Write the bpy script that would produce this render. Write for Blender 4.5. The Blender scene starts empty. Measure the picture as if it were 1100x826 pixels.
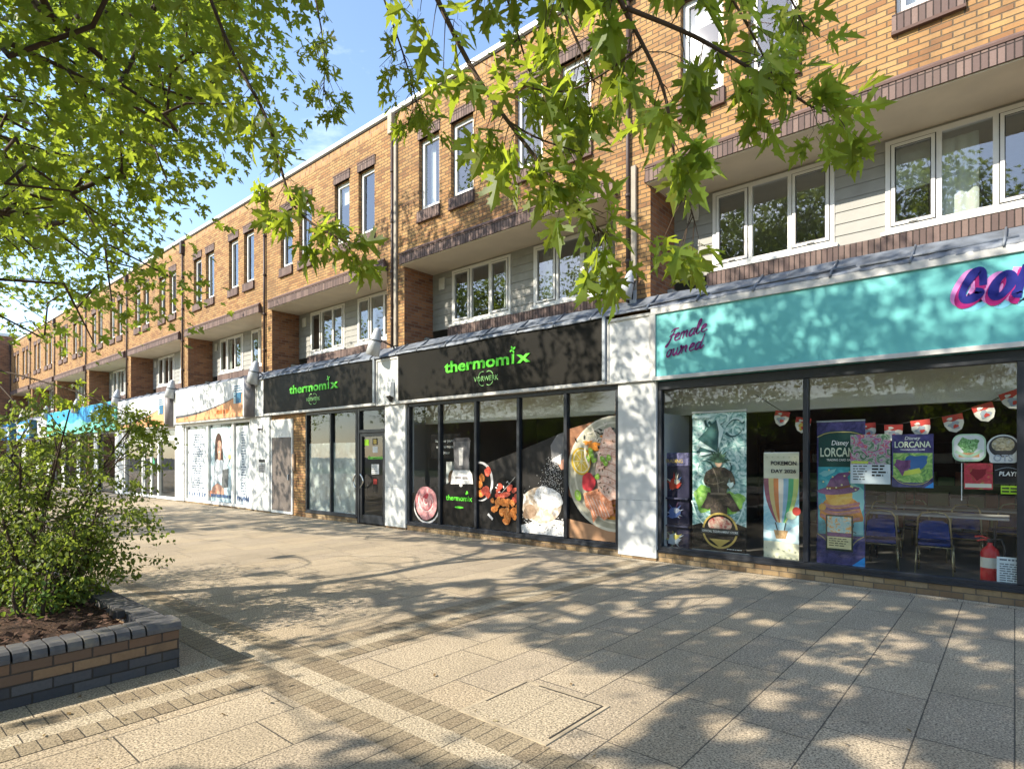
import bpy, math, random
import numpy as np
from mathutils import Vector, Matrix
rnd = random.Random(7)
SC = bpy.context.scene
COL = SC.collection
PI = math.pi

# ------------------------------------------------------------------ scene, camera, light
cam_d = bpy.data.cameras.new('camera'); cam = bpy.data.objects.new('camera', cam_d); COL.objects.link(cam)
YAW = math.atan2(540, 631.2)
cam.location = (0, 0, 1.65); cam.rotation_euler = (PI/2, 0, YAW)
cam_d.sensor_width = 36; cam_d.lens = 36*631.2/1100; cam_d.shift_y = 78/1100; cam_d.clip_end = 3000; cam_d.clip_start = .05
SC.camera = cam

SUN_TO = Vector((-.23, -.47, .355)).normalized()
sun_d = bpy.data.lights.new('sun', 'SUN'); sun_d.energy = 3.7; sun_d.angle = math.radians(.53); sun_d.color = (1, .90, .75)
sun = bpy.data.objects.new('sun', sun_d); COL.objects.link(sun)
sun.rotation_euler = SUN_TO.to_track_quat('Z', 'Y').to_euler(); sun.location = (-20, -40, 40)

W = bpy.data.worlds.new('World'); SC.world = W; W.use_nodes = True
wn = W.node_tree.nodes; wl = W.node_tree.links
bg = wn['Background']
sky = wn.new('ShaderNodeTexSky'); sky.sky_type = 'NISHITA'; sky.sun_disc = False
sky.sun_elevation = math.asin(SUN_TO.z); sky.sun_rotation = math.atan2(SUN_TO.x, SUN_TO.y)
sky.air_density = 1.0; sky.dust_density = .6; sky.ozone_density = 1.6; sky.altitude = 50
tc = wn.new('ShaderNodeTexCoord')
mp = wn.new('ShaderNodeMapping'); mp.inputs['Scale'].default_value = (1.2, 3.0, 7.0); mp.inputs['Rotation'].default_value = (0, 0, .5)
nz = wn.new('ShaderNodeTexNoise'); nz.inputs['Scale'].default_value = 1.6; nz.inputs['Detail'].default_value = 7; nz.inputs['Roughness'].default_value = .6
cr = wn.new('ShaderNodeValToRGB'); cr.color_ramp.elements[0].position = .60; cr.color_ramp.elements[0].color = (0, 0, 0, 1)
cr.color_ramp.elements[1].position = .9; cr.color_ramp.elements[1].color = (.4, .4, .4, 1)
mx = wn.new('ShaderNodeMix'); mx.data_type = 'RGBA'
wl.new(tc.outputs['Generated'], mp.inputs['Vector']); wl.new(mp.outputs['Vector'], nz.inputs['Vector'])
wl.new(nz.outputs['Fac'], cr.inputs['Fac']); wl.new(cr.outputs['Color'], mx.inputs['Factor'])
wl.new(sky.outputs['Color'], mx.inputs['A']); mx.inputs['B'].default_value = (8, 8.4, 8.8, 1)
hs = wn.new('ShaderNodeHueSaturation'); hs.inputs['Saturation'].default_value = .98; wl.new(mx.outputs['Result'], hs.inputs['Color']); wl.new(hs.outputs['Color'], bg.inputs['Color']); bg.inputs['Strength'].default_value = .15
SC.view_settings.view_transform = 'Standard'; SC.view_settings.look = 'None'
SC.view_settings.exposure = 1.42; SC.view_settings.gamma = 1
SC.cycles.use_denoising = True
SC.cycles.max_bounces = 7; SC.cycles.transparent_max_bounces = 16
SC.cycles.caustics_reflective = False; SC.cycles.caustics_refractive = False

# ------------------------------------------------------------------ materials
MATS = {}
class NT:
    """small node helper"""
    def __init__(s, name):
        s.m = bpy.data.materials.new(name); s.m.use_nodes = True
        s.t = s.m.node_tree; s.n = s.t.nodes; s.l = s.t.links
        s.b = s.n['Principled BSDF']; s.out = s.n['Material Output']
    def new(s, typ, **kw):
        n = s.n.new('ShaderNode'+typ)
        for k, v in kw.items():
            if hasattr(n, k) and k not in n.inputs: setattr(n, k, v)
        return n
    def link(s, a, b): s.l.new(a, b)
    def val(s, sock, v):
        if hasattr(v, 'is_linked') or isinstance(v, bpy.types.NodeSocket): s.link(v, sock)
        else: sock.default_value = v
    def math(s, op, a, b=0.0, c=None):
        n = s.n.new('ShaderNodeMath'); n.operation = op
        s.val(n.inputs[0], a); s.val(n.inputs[1], b)
        if c is not None: s.val(n.inputs[2], c)
        return n.outputs[0]
    def mix(s, f, a, b, blend='MIX'):
        n = s.n.new('ShaderNodeMix'); n.data_type = 'RGBA'; n.blend_type = blend
        s.val(n.inputs['Factor'], f); s.val(n.inputs['A'], a); s.val(n.inputs['B'], b)
        return n.outputs['Result']
    def noise(s, vec, scale, detail=4, rough=.55, dist=0):
        n = s.n.new('ShaderNodeTexNoise'); n.inputs['Scale'].default_value = scale
        n.inputs['Detail'].default_value = detail; n.inputs['Roughness'].default_value = rough; n.inputs['Distortion'].default_value = dist
        if vec is not None: s.link(vec, n.inputs['Vector'])
        return n.outputs['Fac']
    def ramp(s, f, stops, interp='LINEAR'):
        n = s.n.new('ShaderNodeValToRGB'); r = n.color_ramp; r.interpolation = interp
        while len(r.elements) < len(stops): r.elements.new(.5)
        for e, (p, c) in zip(r.elements, stops):
            e.position = p; e.color = (*c, 1) if len(c) == 3 else c
        s.link(f, n.inputs['Fac']); return n.outputs['Color']
    def bump(s, h, strength=.4, dist=.01):
        n = s.n.new('ShaderNodeBump'); n.inputs['Strength'].default_value = strength; n.inputs['Distance'].default_value = dist
        s.link(h, n.inputs['Height']); s.link(n.outputs['Normal'], s.b.inputs['Normal'])
    def uv(s):
        n = s.n.new('ShaderNodeUVMap'); n.uv_map = 'UVMap'; return n.outputs['UV']
    def pos(s): return s.n.new('ShaderNodeNewGeometry').outputs['Position']
    def island(s): return s.n.new('ShaderNodeNewGeometry').outputs['Random Per Island']

def plain(name, col, rough=.6, metal=0, var=.12, scale=6, bump=0, spec=.4):
    """a painted / plastic / metal surface with slight mottling"""
    if name in MATS: return MATS[name]
    t = NT(name); p = t.pos()
    n = t.noise(p, scale, 5)
    lo = tuple(max(0, c*(1-var)) for c in col); hi = tuple(min(1, c*(1+var)) for c in col)
    t.link(t.ramp(n, [(.3, lo), (.7, hi)]), t.b.inputs['Base Color'])
    r = t.math('MULTIPLY_ADD', n, .25, max(0, rough-.12)); t.link(r, t.b.inputs['Roughness'])
    t.b.inputs['Metallic'].default_value = metal; t.b.inputs['Specular IOR Level'].default_value = spec
    if bump: t.bump(t.noise(p, scale*6, 3), bump, .01)
    MATS[name] = t.m; return t.m

def brick(name, cols, mortar, w=.225, h=.075, mw=.010, offset=.5, rough=.9, stain=.35, bump=.6, vert=False, grime=(.05,.045,.04)):
    """bricks laid in metres on the UV map; cols are the fired colours of single bricks"""
    if name in MATS: return MATS[name]
    t = NT(name); uv = t.uv()
    sep = t.new('SeparateXYZ'); t.link(uv, sep.inputs[0])
    u, v = sep.outputs[0], sep.outputs[1]
    if vert: u, v = v, u
    row = t.math('FLOOR', t.math('DIVIDE', v, h))
    odd = t.math('MULTIPLY', t.math('MODULO', t.math('ABSOLUTE', row), 2.0), offset)
    uu = t.math('ADD', t.math('DIVIDE', u, w), odd)
    ci = t.math('FLOOR', uu)
    cmb = t.new('CombineXYZ'); t.link(ci, cmb.inputs[0]); t.link(row, cmb.inputs[1])
    wnz = t.new('TexWhiteNoise'); wnz.noise_dimensions = '2D'; t.link(cmb.outputs[0], wnz.inputs['Vector'])
    fu = t.math('MULTIPLY', t.math('SUBTRACT', uu, ci), w)
    fv = t.math('MULTIPLY', t.math('SUBTRACT', t.math('DIVIDE', v, h), row), h)
    wob = t.math('MULTIPLY', t.math('SUBTRACT', t.noise(uv, 30, 2), .5), .006)
    du = t.math('MINIMUM', fu, t.math('SUBTRACT', w, fu)); dv = t.math('MINIMUM', fv, t.math('SUBTRACT', h, fv))
    d = t.math('ADD', t.math('MINIMUM', du, dv), wob)
    mask = t.new('MapRange'); mask.inputs['From Min'].default_value = mw*.35; mask.inputs['From Max'].default_value = mw*.75
    t.link(d, mask.inputs['Value']); mask = mask.outputs['Result']
    st = [(i/len(cols), c) for i, c in enumerate(cols)]
    colr = t.ramp(wnz.outputs['Value'], st, 'CONSTANT')
    fine = t.noise(uv, 45, 5, .65)
    colr = t.mix(t.math('MULTIPLY', t.math('SUBTRACT', fine, .35), .9), colr, tuple(c*.55 for c in cols[0])+(1,))
    big = t.noise(t.pos(), 1.1, 6, .6)
    mpp = t.new('Mapping'); mpp.inputs['Scale'].default_value = (5, 5, .35); t.link(t.pos(), mpp.inputs['Vector']); big = t.math('ADD', t.math('MULTIPLY', big, .62), t.math('MULTIPLY', t.noise(mpp.outputs[0], 1.0, 5, .6), .38))
    colr = t.mix(mask, (*mortar, 1), colr)
    colr = t.mix(t.math('MULTIPLY', t.ramp(big, [(.48, (0,0,0)), (.75, (1,1,1))]), stain), colr, (*grime, 1))
    t.link(colr, t.b.inputs['Base Color'])
    t.b.inputs['Roughness'].default_value = rough; t.b.inputs['Specular IOR Level'].default_value = .25
    t.bump(t.math('ADD', mask, t.math('MULTIPLY', fine, .35)), bump, .008)
    MATS[name] = t.m; return t.m

def paving(name, cols, joint, w, h, jw, offset=.4, speck=.5, swap=False, stain=.3):
    if name in MATS: return MATS[name]
    t = NT(name); uv = t.uv()
    sep = t.new('SeparateXYZ'); t.link(uv, sep.inputs[0])
    u, v = sep.outputs[0], sep.outputs[1]
    if swap: u, v = v, u
    row = t.math('FLOOR', t.math('DIVIDE', v, h))
    cm0 = t.new('CombineXYZ'); t.link(row, cm0.inputs[0]); cm0.inputs[1].default_value = 3.7
    w0 = t.new('TexWhiteNoise'); w0.noise_dimensions = '2D'; t.link(cm0.outputs[0], w0.inputs['Vector'])
    uu = t.math('ADD', t.math('DIVIDE', u, w), t.math('MULTIPLY', w0.outputs['Value'], offset))
    ci = t.math('FLOOR', uu)
    cm = t.new('CombineXYZ'); t.link(ci, cm.inputs[0]); t.link(row, cm.inputs[1])
    wz = t.new('TexWhiteNoise'); wz.noise_dimensions = '2D'; t.link(cm.outputs[0], wz.inputs['Vector'])
    fu = t.math('MULTIPLY', t.math('SUBTRACT', uu, ci), w)
    fv = t.math('MULTIPLY', t.math('SUBTRACT', t.math('DIVIDE', v, h), row), h)
    d = t.math('MINIMUM', t.math('MINIMUM', fu, t.math('SUBTRACT', w, fu)), t.math('MINIMUM', fv, t.math('SUBTRACT', h, fv)))
    d = t.math('ADD', d, t.math('MULTIPLY', t.math('SUBTRACT', t.noise(uv, 14, 3), .5), jw*.9))
    mr = t.new('MapRange'); mr.inputs['From Min'].default_value = jw*.3; mr.inputs['From Max'].default_value = jw*.8
    t.link(d, mr.inputs['Value']); mask = mr.outputs['Result']
    colr = t.ramp(wz.outputs['Value'], [(i/len(cols), c) for i, c in enumerate(cols)], 'CONSTANT')
    sp = t.noise(uv, 80, 2, .6); sp2 = t.noise(uv, 66, 2, .6)
    colr = t.mix(t.math('MULTIPLY', t.ramp(sp, [(.43, (1,1,1)), (.52, (0,0,0))]), min(1, speck*1.35)), colr, tuple(c*.22 for c in cols[0])+(1,))
    colr = t.mix(t.math('MULTIPLY', t.ramp(sp2, [(.54, (0,0,0)), (.62, (1,1,1))]), speck), colr, tuple(min(1, c*1.75) for c in cols[0])+(1,))
    big = t.noise(uv, .9, 6, .65)
    colr = t.mix(t.math('MULTIPLY', t.ramp(big, [(.45, (0,0,0)), (.7, (1,1,1))]), stain), colr, tuple(c*.5 for c in cols[0])+(1,))
    vor = t.new('TexVoronoi'); vor.inputs['Scale'].default_value = 2.2; t.link(uv, vor.inputs['Vector'])
    gum = t.ramp(vor.outputs['Distance'], [(.04, (1,1,1)), (.065, (0,0,0))])
    colr = t.mix(t.math('MULTIPLY', gum, .45), colr, (.07, .065, .06, 1))
    colr = t.mix(mask, (*joint, 1), colr)
    t.link(colr, t.b.inputs['Base Color']); t.b.inputs['Roughness'].default_value = .88; t.b.inputs['Specular IOR Level'].default_value = .3
    t.bump(t.math('ADD', t.math('MULTIPLY', mask, 1.5), t.math('MULTIPLY', sp, .55)), .55, .006)
    MATS[name] = t.m; return t.m

def glass_mat(name, tint=(.93,.96,.95), refl=1.0, grime=.06, base=.04, dust=(.7,.72,.7)):
    if name in MATS: return MATS[name]
    t = NT(name)
    tr = t.new('BsdfTransparent'); tr.inputs['Color'].default_value = (*tint, 1)
    gl = t.new('BsdfGlossy'); gl.inputs['Roughness'].default_value = .015; gl.inputs['Color'].default_value = (.95,.97,1,1)
    lw = t.new('LayerWeight'); lw.inputs['Blend'].default_value = .5
    f = t.math('MULTIPLY_ADD', t.math('POWER', lw.outputs['Facing'], 3.5), .85*refl, base)
    wv = t.new('Bump'); wv.inputs['Strength'].default_value = .05; wv.inputs['Distance'].default_value = .02
    t.link(t.noise(t.pos(), 1.6, 2), wv.inputs['Height']); t.link(wv.outputs['Normal'], gl.inputs['Normal'])
    m1 = t.new('MixShader'); t.link(t.math('MINIMUM', f, 1.0), m1.inputs[0]); t.link(tr.outputs[0], m1.inputs[1]); t.link(gl.outputs[0], m1.inputs[2])
    df = t.new('BsdfDiffuse'); df.inputs['Color'].default_value = (*dust, 1)
    m2 = t.new('MixShader'); t.link(t.math('MULTIPLY', t.noise(t.pos(), 3, 5), grime), m2.inputs[0])
    t.link(m1.outputs[0], m2.inputs[1]); t.link(df.outputs[0], m2.inputs[2])
    t.link(m2.outputs[0], t.out.inputs['Surface'])
    MATS[name] = t.m; return t.m

def leaf_mat(name, cols, trans, tamt=.5, rough=.45):
    if name in MATS: return MATS[name]
    t = NT(name); r = t.island(); p = t.pos()
    c = t.ramp(r, [(i/(len(cols)-1), k) for i, k in enumerate(cols)])
    c = t.mix(t.math('MULTIPLY', t.noise(p, 35, 3), .3), c, tuple(k*.6 for k in cols[0])+(1,))
    t.link(c, t.b.inputs['Base Color']); t.b.inputs['Roughness'].default_value = rough; t.b.inputs['Specular IOR Level'].default_value = .35
    tl = t.new('BsdfTranslucent')
    t.link(t.ramp(r, [(0, trans), (1, tuple(k*.75 for k in trans))]), tl.inputs['Color'])
    ms = t.new('MixShader'); ms.inputs[0].default_value = tamt
    t.link(t.b.outputs[0], ms.inputs[1]); t.link(tl.outputs[0], ms.inputs[2]); t.link(ms.outputs[0], t.out.inputs['Surface'])
    MATS[name] = t.m; return t.m

def mottled(name, stops, scale=20, rough=.6, dist=0, detail=5, bump=0):
    """printed or natural surface with several colours run together by noise"""
    if name in MATS: return MATS[name]
    t = NT(name); p = t.pos(); n = t.noise(p, scale, detail, .6, dist)
    t.link(t.ramp(n, stops), t.b.inputs['Base Color']); t.b.inputs['Roughness'].default_value = rough
    t.b.inputs['Specular IOR Level'].default_value = .3
    if bump: t.bump(n, bump, .03)
    MATS[name] = t.m; return t.m

BUFF = [(.36,.208,.088), (.385,.228,.098), (.335,.185,.078), (.40,.245,.108), (.30,.158,.068), (.37,.212,.09), (.25,.128,.06), (.405,.25,.105)]
M_BRICK = brick('buff_brick', BUFF, (.135,.10,.065), mw=.013, stain=.6, bump=.9)  # mortar darkened: the shade of the recessed joints is put into its colour
M_BRICKB = brick('brown_brick', [(.25,.115,.06), (.30,.14,.07), (.21,.09,.05), (.33,.16,.08), (.17,.075,.045), (.28,.12,.06)], (.22,.18,.14), stain=.35)
M_SOLD = brick('purple_soldier_brick', [(.165,.118,.106), (.195,.14,.125), (.14,.10,.092), (.215,.155,.135), (.125,.09,.084)], (.035,.028,.026), w=.225, h=.075, mw=.012, offset=0, vert=True, stain=.4)
M_SOLDB = brick('buff_soldier_brick', BUFF, (.30,.25,.19), w=.225, h=.075, offset=0, vert=True, stain=.35)
M_LOWB = brick('plinth_brick', [(.27,.19,.10), (.31,.22,.12), (.22,.15,.085), (.33,.25,.15), (.19,.125,.07)], (.12,.10,.075), stain=.75)
M_PLANTB = brick('planter_brick', [(.19,.12,.072), (.22,.145,.085), (.15,.095,.062), (.235,.16,.095), (.125,.085,.06)], (.05,.042,.036), stain=.8)
M_BLUEB = mottled('blue_engineering_brick', [(.3, (.060,.062,.070)), (.5, (.095,.095,.098)), (.62, (.14,.132,.115)), (.78, (.20,.18,.145))], 7, .7, .8, 8, .35)
M_SLAB = paving('concrete_slab_paving', [(.43,.355,.25), (.465,.385,.275), (.385,.32,.235), (.445,.365,.255), (.41,.34,.25), (.435,.35,.24)], (.085,.075,.06), .90, .45, .007, 1.0, .6, swap=True, stain=.5)
M_SLABB = paving('slab_border_paving', [(.45,.38,.27), (.42,.35,.245), (.47,.395,.28)], (.09,.08,.065), .45, .9, .006, .5, .6)
M_SETT = paving('sett_paving', [(.29,.235,.155), (.33,.27,.18), (.26,.205,.135), (.31,.25,.165)], (.075,.065,.05), .10, 2.0, .006, 0, .5)
M_SETTY = paving('sett_paving_cross', [(.29,.235,.155), (.33,.27,.18), (.26,.205,.135), (.31,.25,.165)], (.075,.065,.05), .10, 2.0, .006, 0, .5, swap=True)
M_SLABY = paving('slab_border_cross', [(.45,.38,.27), (.42,.35,.245), (.47,.395,.28)], (.09,.08,.065), .45, .9, .006, .5, .6, swap=True)
M_SOIL = mottled('bark_mulch', [(.3, (.020,.012,.008)), (.5, (.060,.033,.020)), (.62, (.10,.058,.036)), (.75, (.17,.11,.07))], 26, .95, 1.0, 8, .9)
M_WHITEP = plain('white_window_plastic', (.70,.70,.68), .35, var=.04)
M_CREAM = plain('cream_render', (.60,.53,.40), .8, var=.08, scale=2)
M_SIDING = plain('grey_weatherboard', (.285,.285,.265), .6, var=.10, scale=4)
M_LEAD = plain('lead_sheet', (.155,.175,.205), .5, metal=.15, var=.35, scale=5, bump=.4)
M_COPING = plain('pale_coping_metal', (.62,.63,.62), .45, var=.1)
M_DARKPIPE = plain('dark_drainpipe', (.055,.035,.03), .5)
M_PALEPIPE = plain('pale_trunking', (.30,.27,.22), .7, var=.15)
M_PANEL = plain('white_cladding_panel', (.54,.56,.555), .45, var=.05, scale=2)
M_TRIM = plain('pale_metal_trim', (.48,.48,.46), .35, var=.07)
M_ALU = plain('grey_metal_edge', (.30,.33,.36), .35, metal=.4, var=.1)
M_DARKF = plain('dark_window_frame', (.020,.023,.029), .35, var=.2)
M_BLACKS = plain('black_brown_sign', (.0105,.0095,.0070), .5, var=.25, scale=1.2, spec=.12)
M_TURQ = plain('turquoise_sign', (.125,.46,.45), .42, var=.03, scale=1.0)
M_GREEN = plain('sign_green', (.10,.62,.03), .4, var=.1)
M_WHITE = plain('white_paint', (.80,.80,.78), .5, var=.03)
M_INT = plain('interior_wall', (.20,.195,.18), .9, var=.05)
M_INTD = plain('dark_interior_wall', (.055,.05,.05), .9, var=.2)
M_CEIL = plain('interior_ceiling', (.62,.62,.58), .9, var=.04)
M_FLOORI = plain('interior_floor', (.13,.12,.11), .5, var=.2)
M_CURT = plain('pale_curtain', (.55,.58,.54), .9, var=.08)
M_CURTD = plain('dark_curtain', (.12,.12,.12), .9, var=.2)
M_GLASS = glass_mat('shop_glass', refl=.85, base=.042, grime=.003)
M_GLASSU = glass_mat('window_glass', (.85,.89,.88), refl=1.1, base=.14, grime=.008)
M_FROST = glass_mat('frosted_film', (.35,.38,.37), refl=.5, base=.05, grime=1.25, dust=(.60,.66,.64))
M_BLACK = plain('black_plastic', (.015,.015,.016), .4)
M_BARK = mottled('bark', [(.3, (.035,.026,.02)), (.55, (.085,.065,.05)), (.75, (.15,.12,.095))], 14, .95, .6, 6, .8)
M_TWIG = plain('twig', (.055,.035,.022), .8, var=.3)
M_LEAFA = leaf_mat('maple_leaf', [(.048,.092,.015), (.070,.130,.018), (.098,.160,.022), (.14,.20,.028)], (.42,.54,.045), .52)
M_LEAFH = leaf_mat('maple_leaf_near', [(.055,.105,.020), (.075,.135,.024), (.10,.165,.028), (.13,.19,.032), (.19,.20,.045)], (.50,.62,.05), .55)
M_LEAFS = leaf_mat('shrub_leaf', [(.050,.090,.018), (.080,.13,.025), (.13,.17,.035), (.22,.25,.07)], (.36,.46,.06), .45)
M_LEAFG = leaf_mat('groundcover_leaf', [(.05,.11,.02), (.09,.17,.03), (.14,.22,.05)], (.3,.42,.05), .35)
M_DRYLEAF = leaf_mat('dry_leaf', [(.16,.10,.04), (.26,.19,.09), (.36,.32,.20)], (.3,.2,.05), .2)

# ------------------------------------------------------------------ mesh builder and tagging
class MB:
    def __init__(s): s.v = []; s.f = []; s.mi = []; s.mats = []; s.sm = []
    def mat(s, m):
        if m not in s.mats: s.mats.append(m)
        return s.mats.index(m)
    def poly(s, pts, m, smooth=False):
        b = len(s.v); s.v += [tuple(p) for p in pts]; s.f.append(list(range(b, b+len(pts)))); s.mi.append(s.mat(m)); s.sm.append(smooth)
    def mesh(s, verts, faces, m, smooth=False):
        b = len(s.v); s.v += [tuple(p) for p in verts]; i = s.mat(m)
        for f in faces: s.f.append([b+k for k in f]); s.mi.append(i); s.sm.append(smooth)
    def box(s, x0, x1, y0, y1, z0, z1, m, bev=0):
        if x0 > x1: x0, x1 = x1, x0
        if bev:
            e = bev; V = []; 
            P = [(x0,y0,z0),(x1,y0,z0),(x1,y1,z0),(x0,y1,z0),(x0,y0,z1),(x1,y0,z1),(x1,y1,z1),(x0,y1,z1)]
            # chamfered box: 24 verts
            idx = {}
            for k, (x, y, z) in enumerate(P):
                sx = 1 if x == x0 else -1; sy = 1 if y == y0 else -1; sz = 1 if z == z0 else -1
                idx[k, 0] = len(V); V.append((x, y+sy*e, z+sz*e))
                idx[k, 1] = len(V); V.append((x+sx*e, y, z+sz*e))
                idx[k, 2] = len(V); V.append((x+sx*e, y+sy*e, z))
            F = []
            F += [[idx[k,0] for k in q] for q in ((0,4,7,3), (1,2,6,5))]
            F += [[idx[k,1] for k in q] for q in ((0,1,5,4), (3,7,6,2))]
            F += [[idx[k,2] for k in q] for q in ((0,3,2,1), (4,5,6,7))]
            for a, b in ((0,1),(3,2),(4,5),(7,6)): F.append([idx[a,1], idx[b,1], idx[b,2], idx[a,2]])
            for a, b in ((0,3),(1,2),(4,7),(5,6)): F.append([idx[a,0], idx[b,0], idx[b,2], idx[a,2]])
            for a, b in ((0,4),(1,5),(2,6),(3,7)): F.append([idx[a,0], idx[b,0], idx[b,1], idx[a,1]])
            for k in range(8): F.append([idx[k,0], idx[k,1], idx[k,2]])
            s.mesh(V, F, m); return
        P = [(x0,y0,z0),(x1,y0,z0),(x1,y1,z0),(x0,y1,z0),(x0,y0,z1),(x1,y0,z1),(x1,y1,z1),(x0,y1,z1)]
        s.mesh(P, [(0,3,2,1),(4,5,6,7),(0,1,5,4),(1,2,6,5),(2,3,7,6),(3,0,4,7)], m)
    def prism(s, prof, x0, x1, m):
        """profile of (y, z) points swept along x"""
        n = len(prof); V = [(x0, y, z) for y, z in prof]+[(x1, y, z) for y, z in prof]
        s.mesh(V, [list(range(n)), list(range(2*n-1, n-1, -1))]+[(i, n+i, n+(i+1) % n, (i+1) % n) for i in range(n)], m)
    def tube(s, pts, rad, m, n=8, cap=True, closed=False):
        pts = [Vector(p) for p in pts]; k = len(pts)
        if not hasattr(rad, '__len__'): rad = [rad]*k
        V = []; up = Vector((0, 0, 1)); prev = None
        for i, p in enumerate(pts):
            if closed: d = pts[(i+1) % k]-pts[i-1]
            else: d = pts[min(i+1, k-1)]-pts[max(i-1, 0)]
            d.normalize()
            if prev is None:
                a = d.orthogonal().normalized()
            else:
                a = prev-d*prev.dot(d)
                a = a.normalized() if a.length > 1e-6 else d.orthogonal().normalized()
            prev = a; b = d.cross(a)
            for j in range(n):
                t = 2*PI*j/n; V.append(p+(a*math.cos(t)+b*math.sin(t))*rad[i])
        F = []
        for i in range(k if closed else k-1):
            i2 = (i+1) % k
            for j in range(n): F.append((i*n+j, i*n+(j+1) % n, i2*n+(j+1) % n, i2*n+j))
        if cap and not closed: F += [list(range(n-1, -1, -1)), [(k-1)*n+j for j in range(n)]]
        s.mesh(V, F, m, True)
    def lathe(s, prof, c, m, n=20, axis=None):
        """prof: (radius, height) pairs turned about an axis through c"""
        q = Vector((0,0,1)).rotation_difference(Vector(axis).normalized()) if axis else None
        V = []
        for r, h in prof:
            for j in range(n):
                t = 2*PI*j/n; p = Vector((r*math.cos(t), r*math.sin(t), h))
                if q: p = q @ p
                V.append(p+Vector(c))
        F = []
        for i in range(len(prof)-1):
            for j in range(n): F.append((i*n+j, i*n+(j+1) % n, (i+1)*n+(j+1) % n, (i+1)*n+j))
        s.mesh(V, F, m, True)
    def build(s, name, parent=None, loc=None):
        o0 = Vector(loc) if loc is not None else (ORG.get(parent.name, Vector()) if parent else Vector())
        me = bpy.data.meshes.new(name)
        V = np.array(s.v, dtype=float)-np.array(o0)
        me.from_pydata(V.tolist(), [], s.f)
        for m in s.mats: me.materials.append(m)
        me.polygons.foreach_set('material_index', s.mi); me.polygons.foreach_set('use_smooth', s.sm)
        uvl = me.uv_layers.new(name='UVMap'); me.update()
        co = np.array(s.v, dtype=float)
        nl = len(me.loops); vi = np.empty(nl, int); me.loops.foreach_get('vertex_index', vi)
        npoly = len(me.polygons); nr = np.empty(npoly*3); me.polygons.foreach_get('normal', nr); nr = np.abs(nr.reshape(-1, 3))
        lt = np.empty(npoly, int); me.polygons.foreach_get('loop_total', lt); pid = np.repeat(np.arange(npoly), lt)
        ax = nr.argmax(1)[pid]; c = co[vi]
        U = np.where(ax == 0, c[:, 1], c[:, 0]); Vv = np.where(ax == 2, c[:, 1], c[:, 2])
        uvl.data.foreach_set('uv', np.stack([U, Vv], 1).ravel())
        o = bpy.data.objects.new(name, me); COL.objects.link(o)
        if parent:
            o.parent = parent; ORG[o.name] = o0
        else:
            o.location = o0; ORG[o.name] = o0
        return o
ORG = {}
def thing(name, label, cat, loc, group=None):
    o = bpy.data.objects.new(name, None); COL.objects.link(o); o.location = loc; o.empty_display_size = .1
    ORG[o.name] = Vector(loc); o['label'] = label; o['category'] = cat
    if group: o['group'] = group
    return o
def tag(o, label, cat, group=None):
    o['label'] = label; o['category'] = cat
    if group: o['group'] = group
    return o
def setting(o, kind='structure'): o['kind'] = kind; return o

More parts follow.
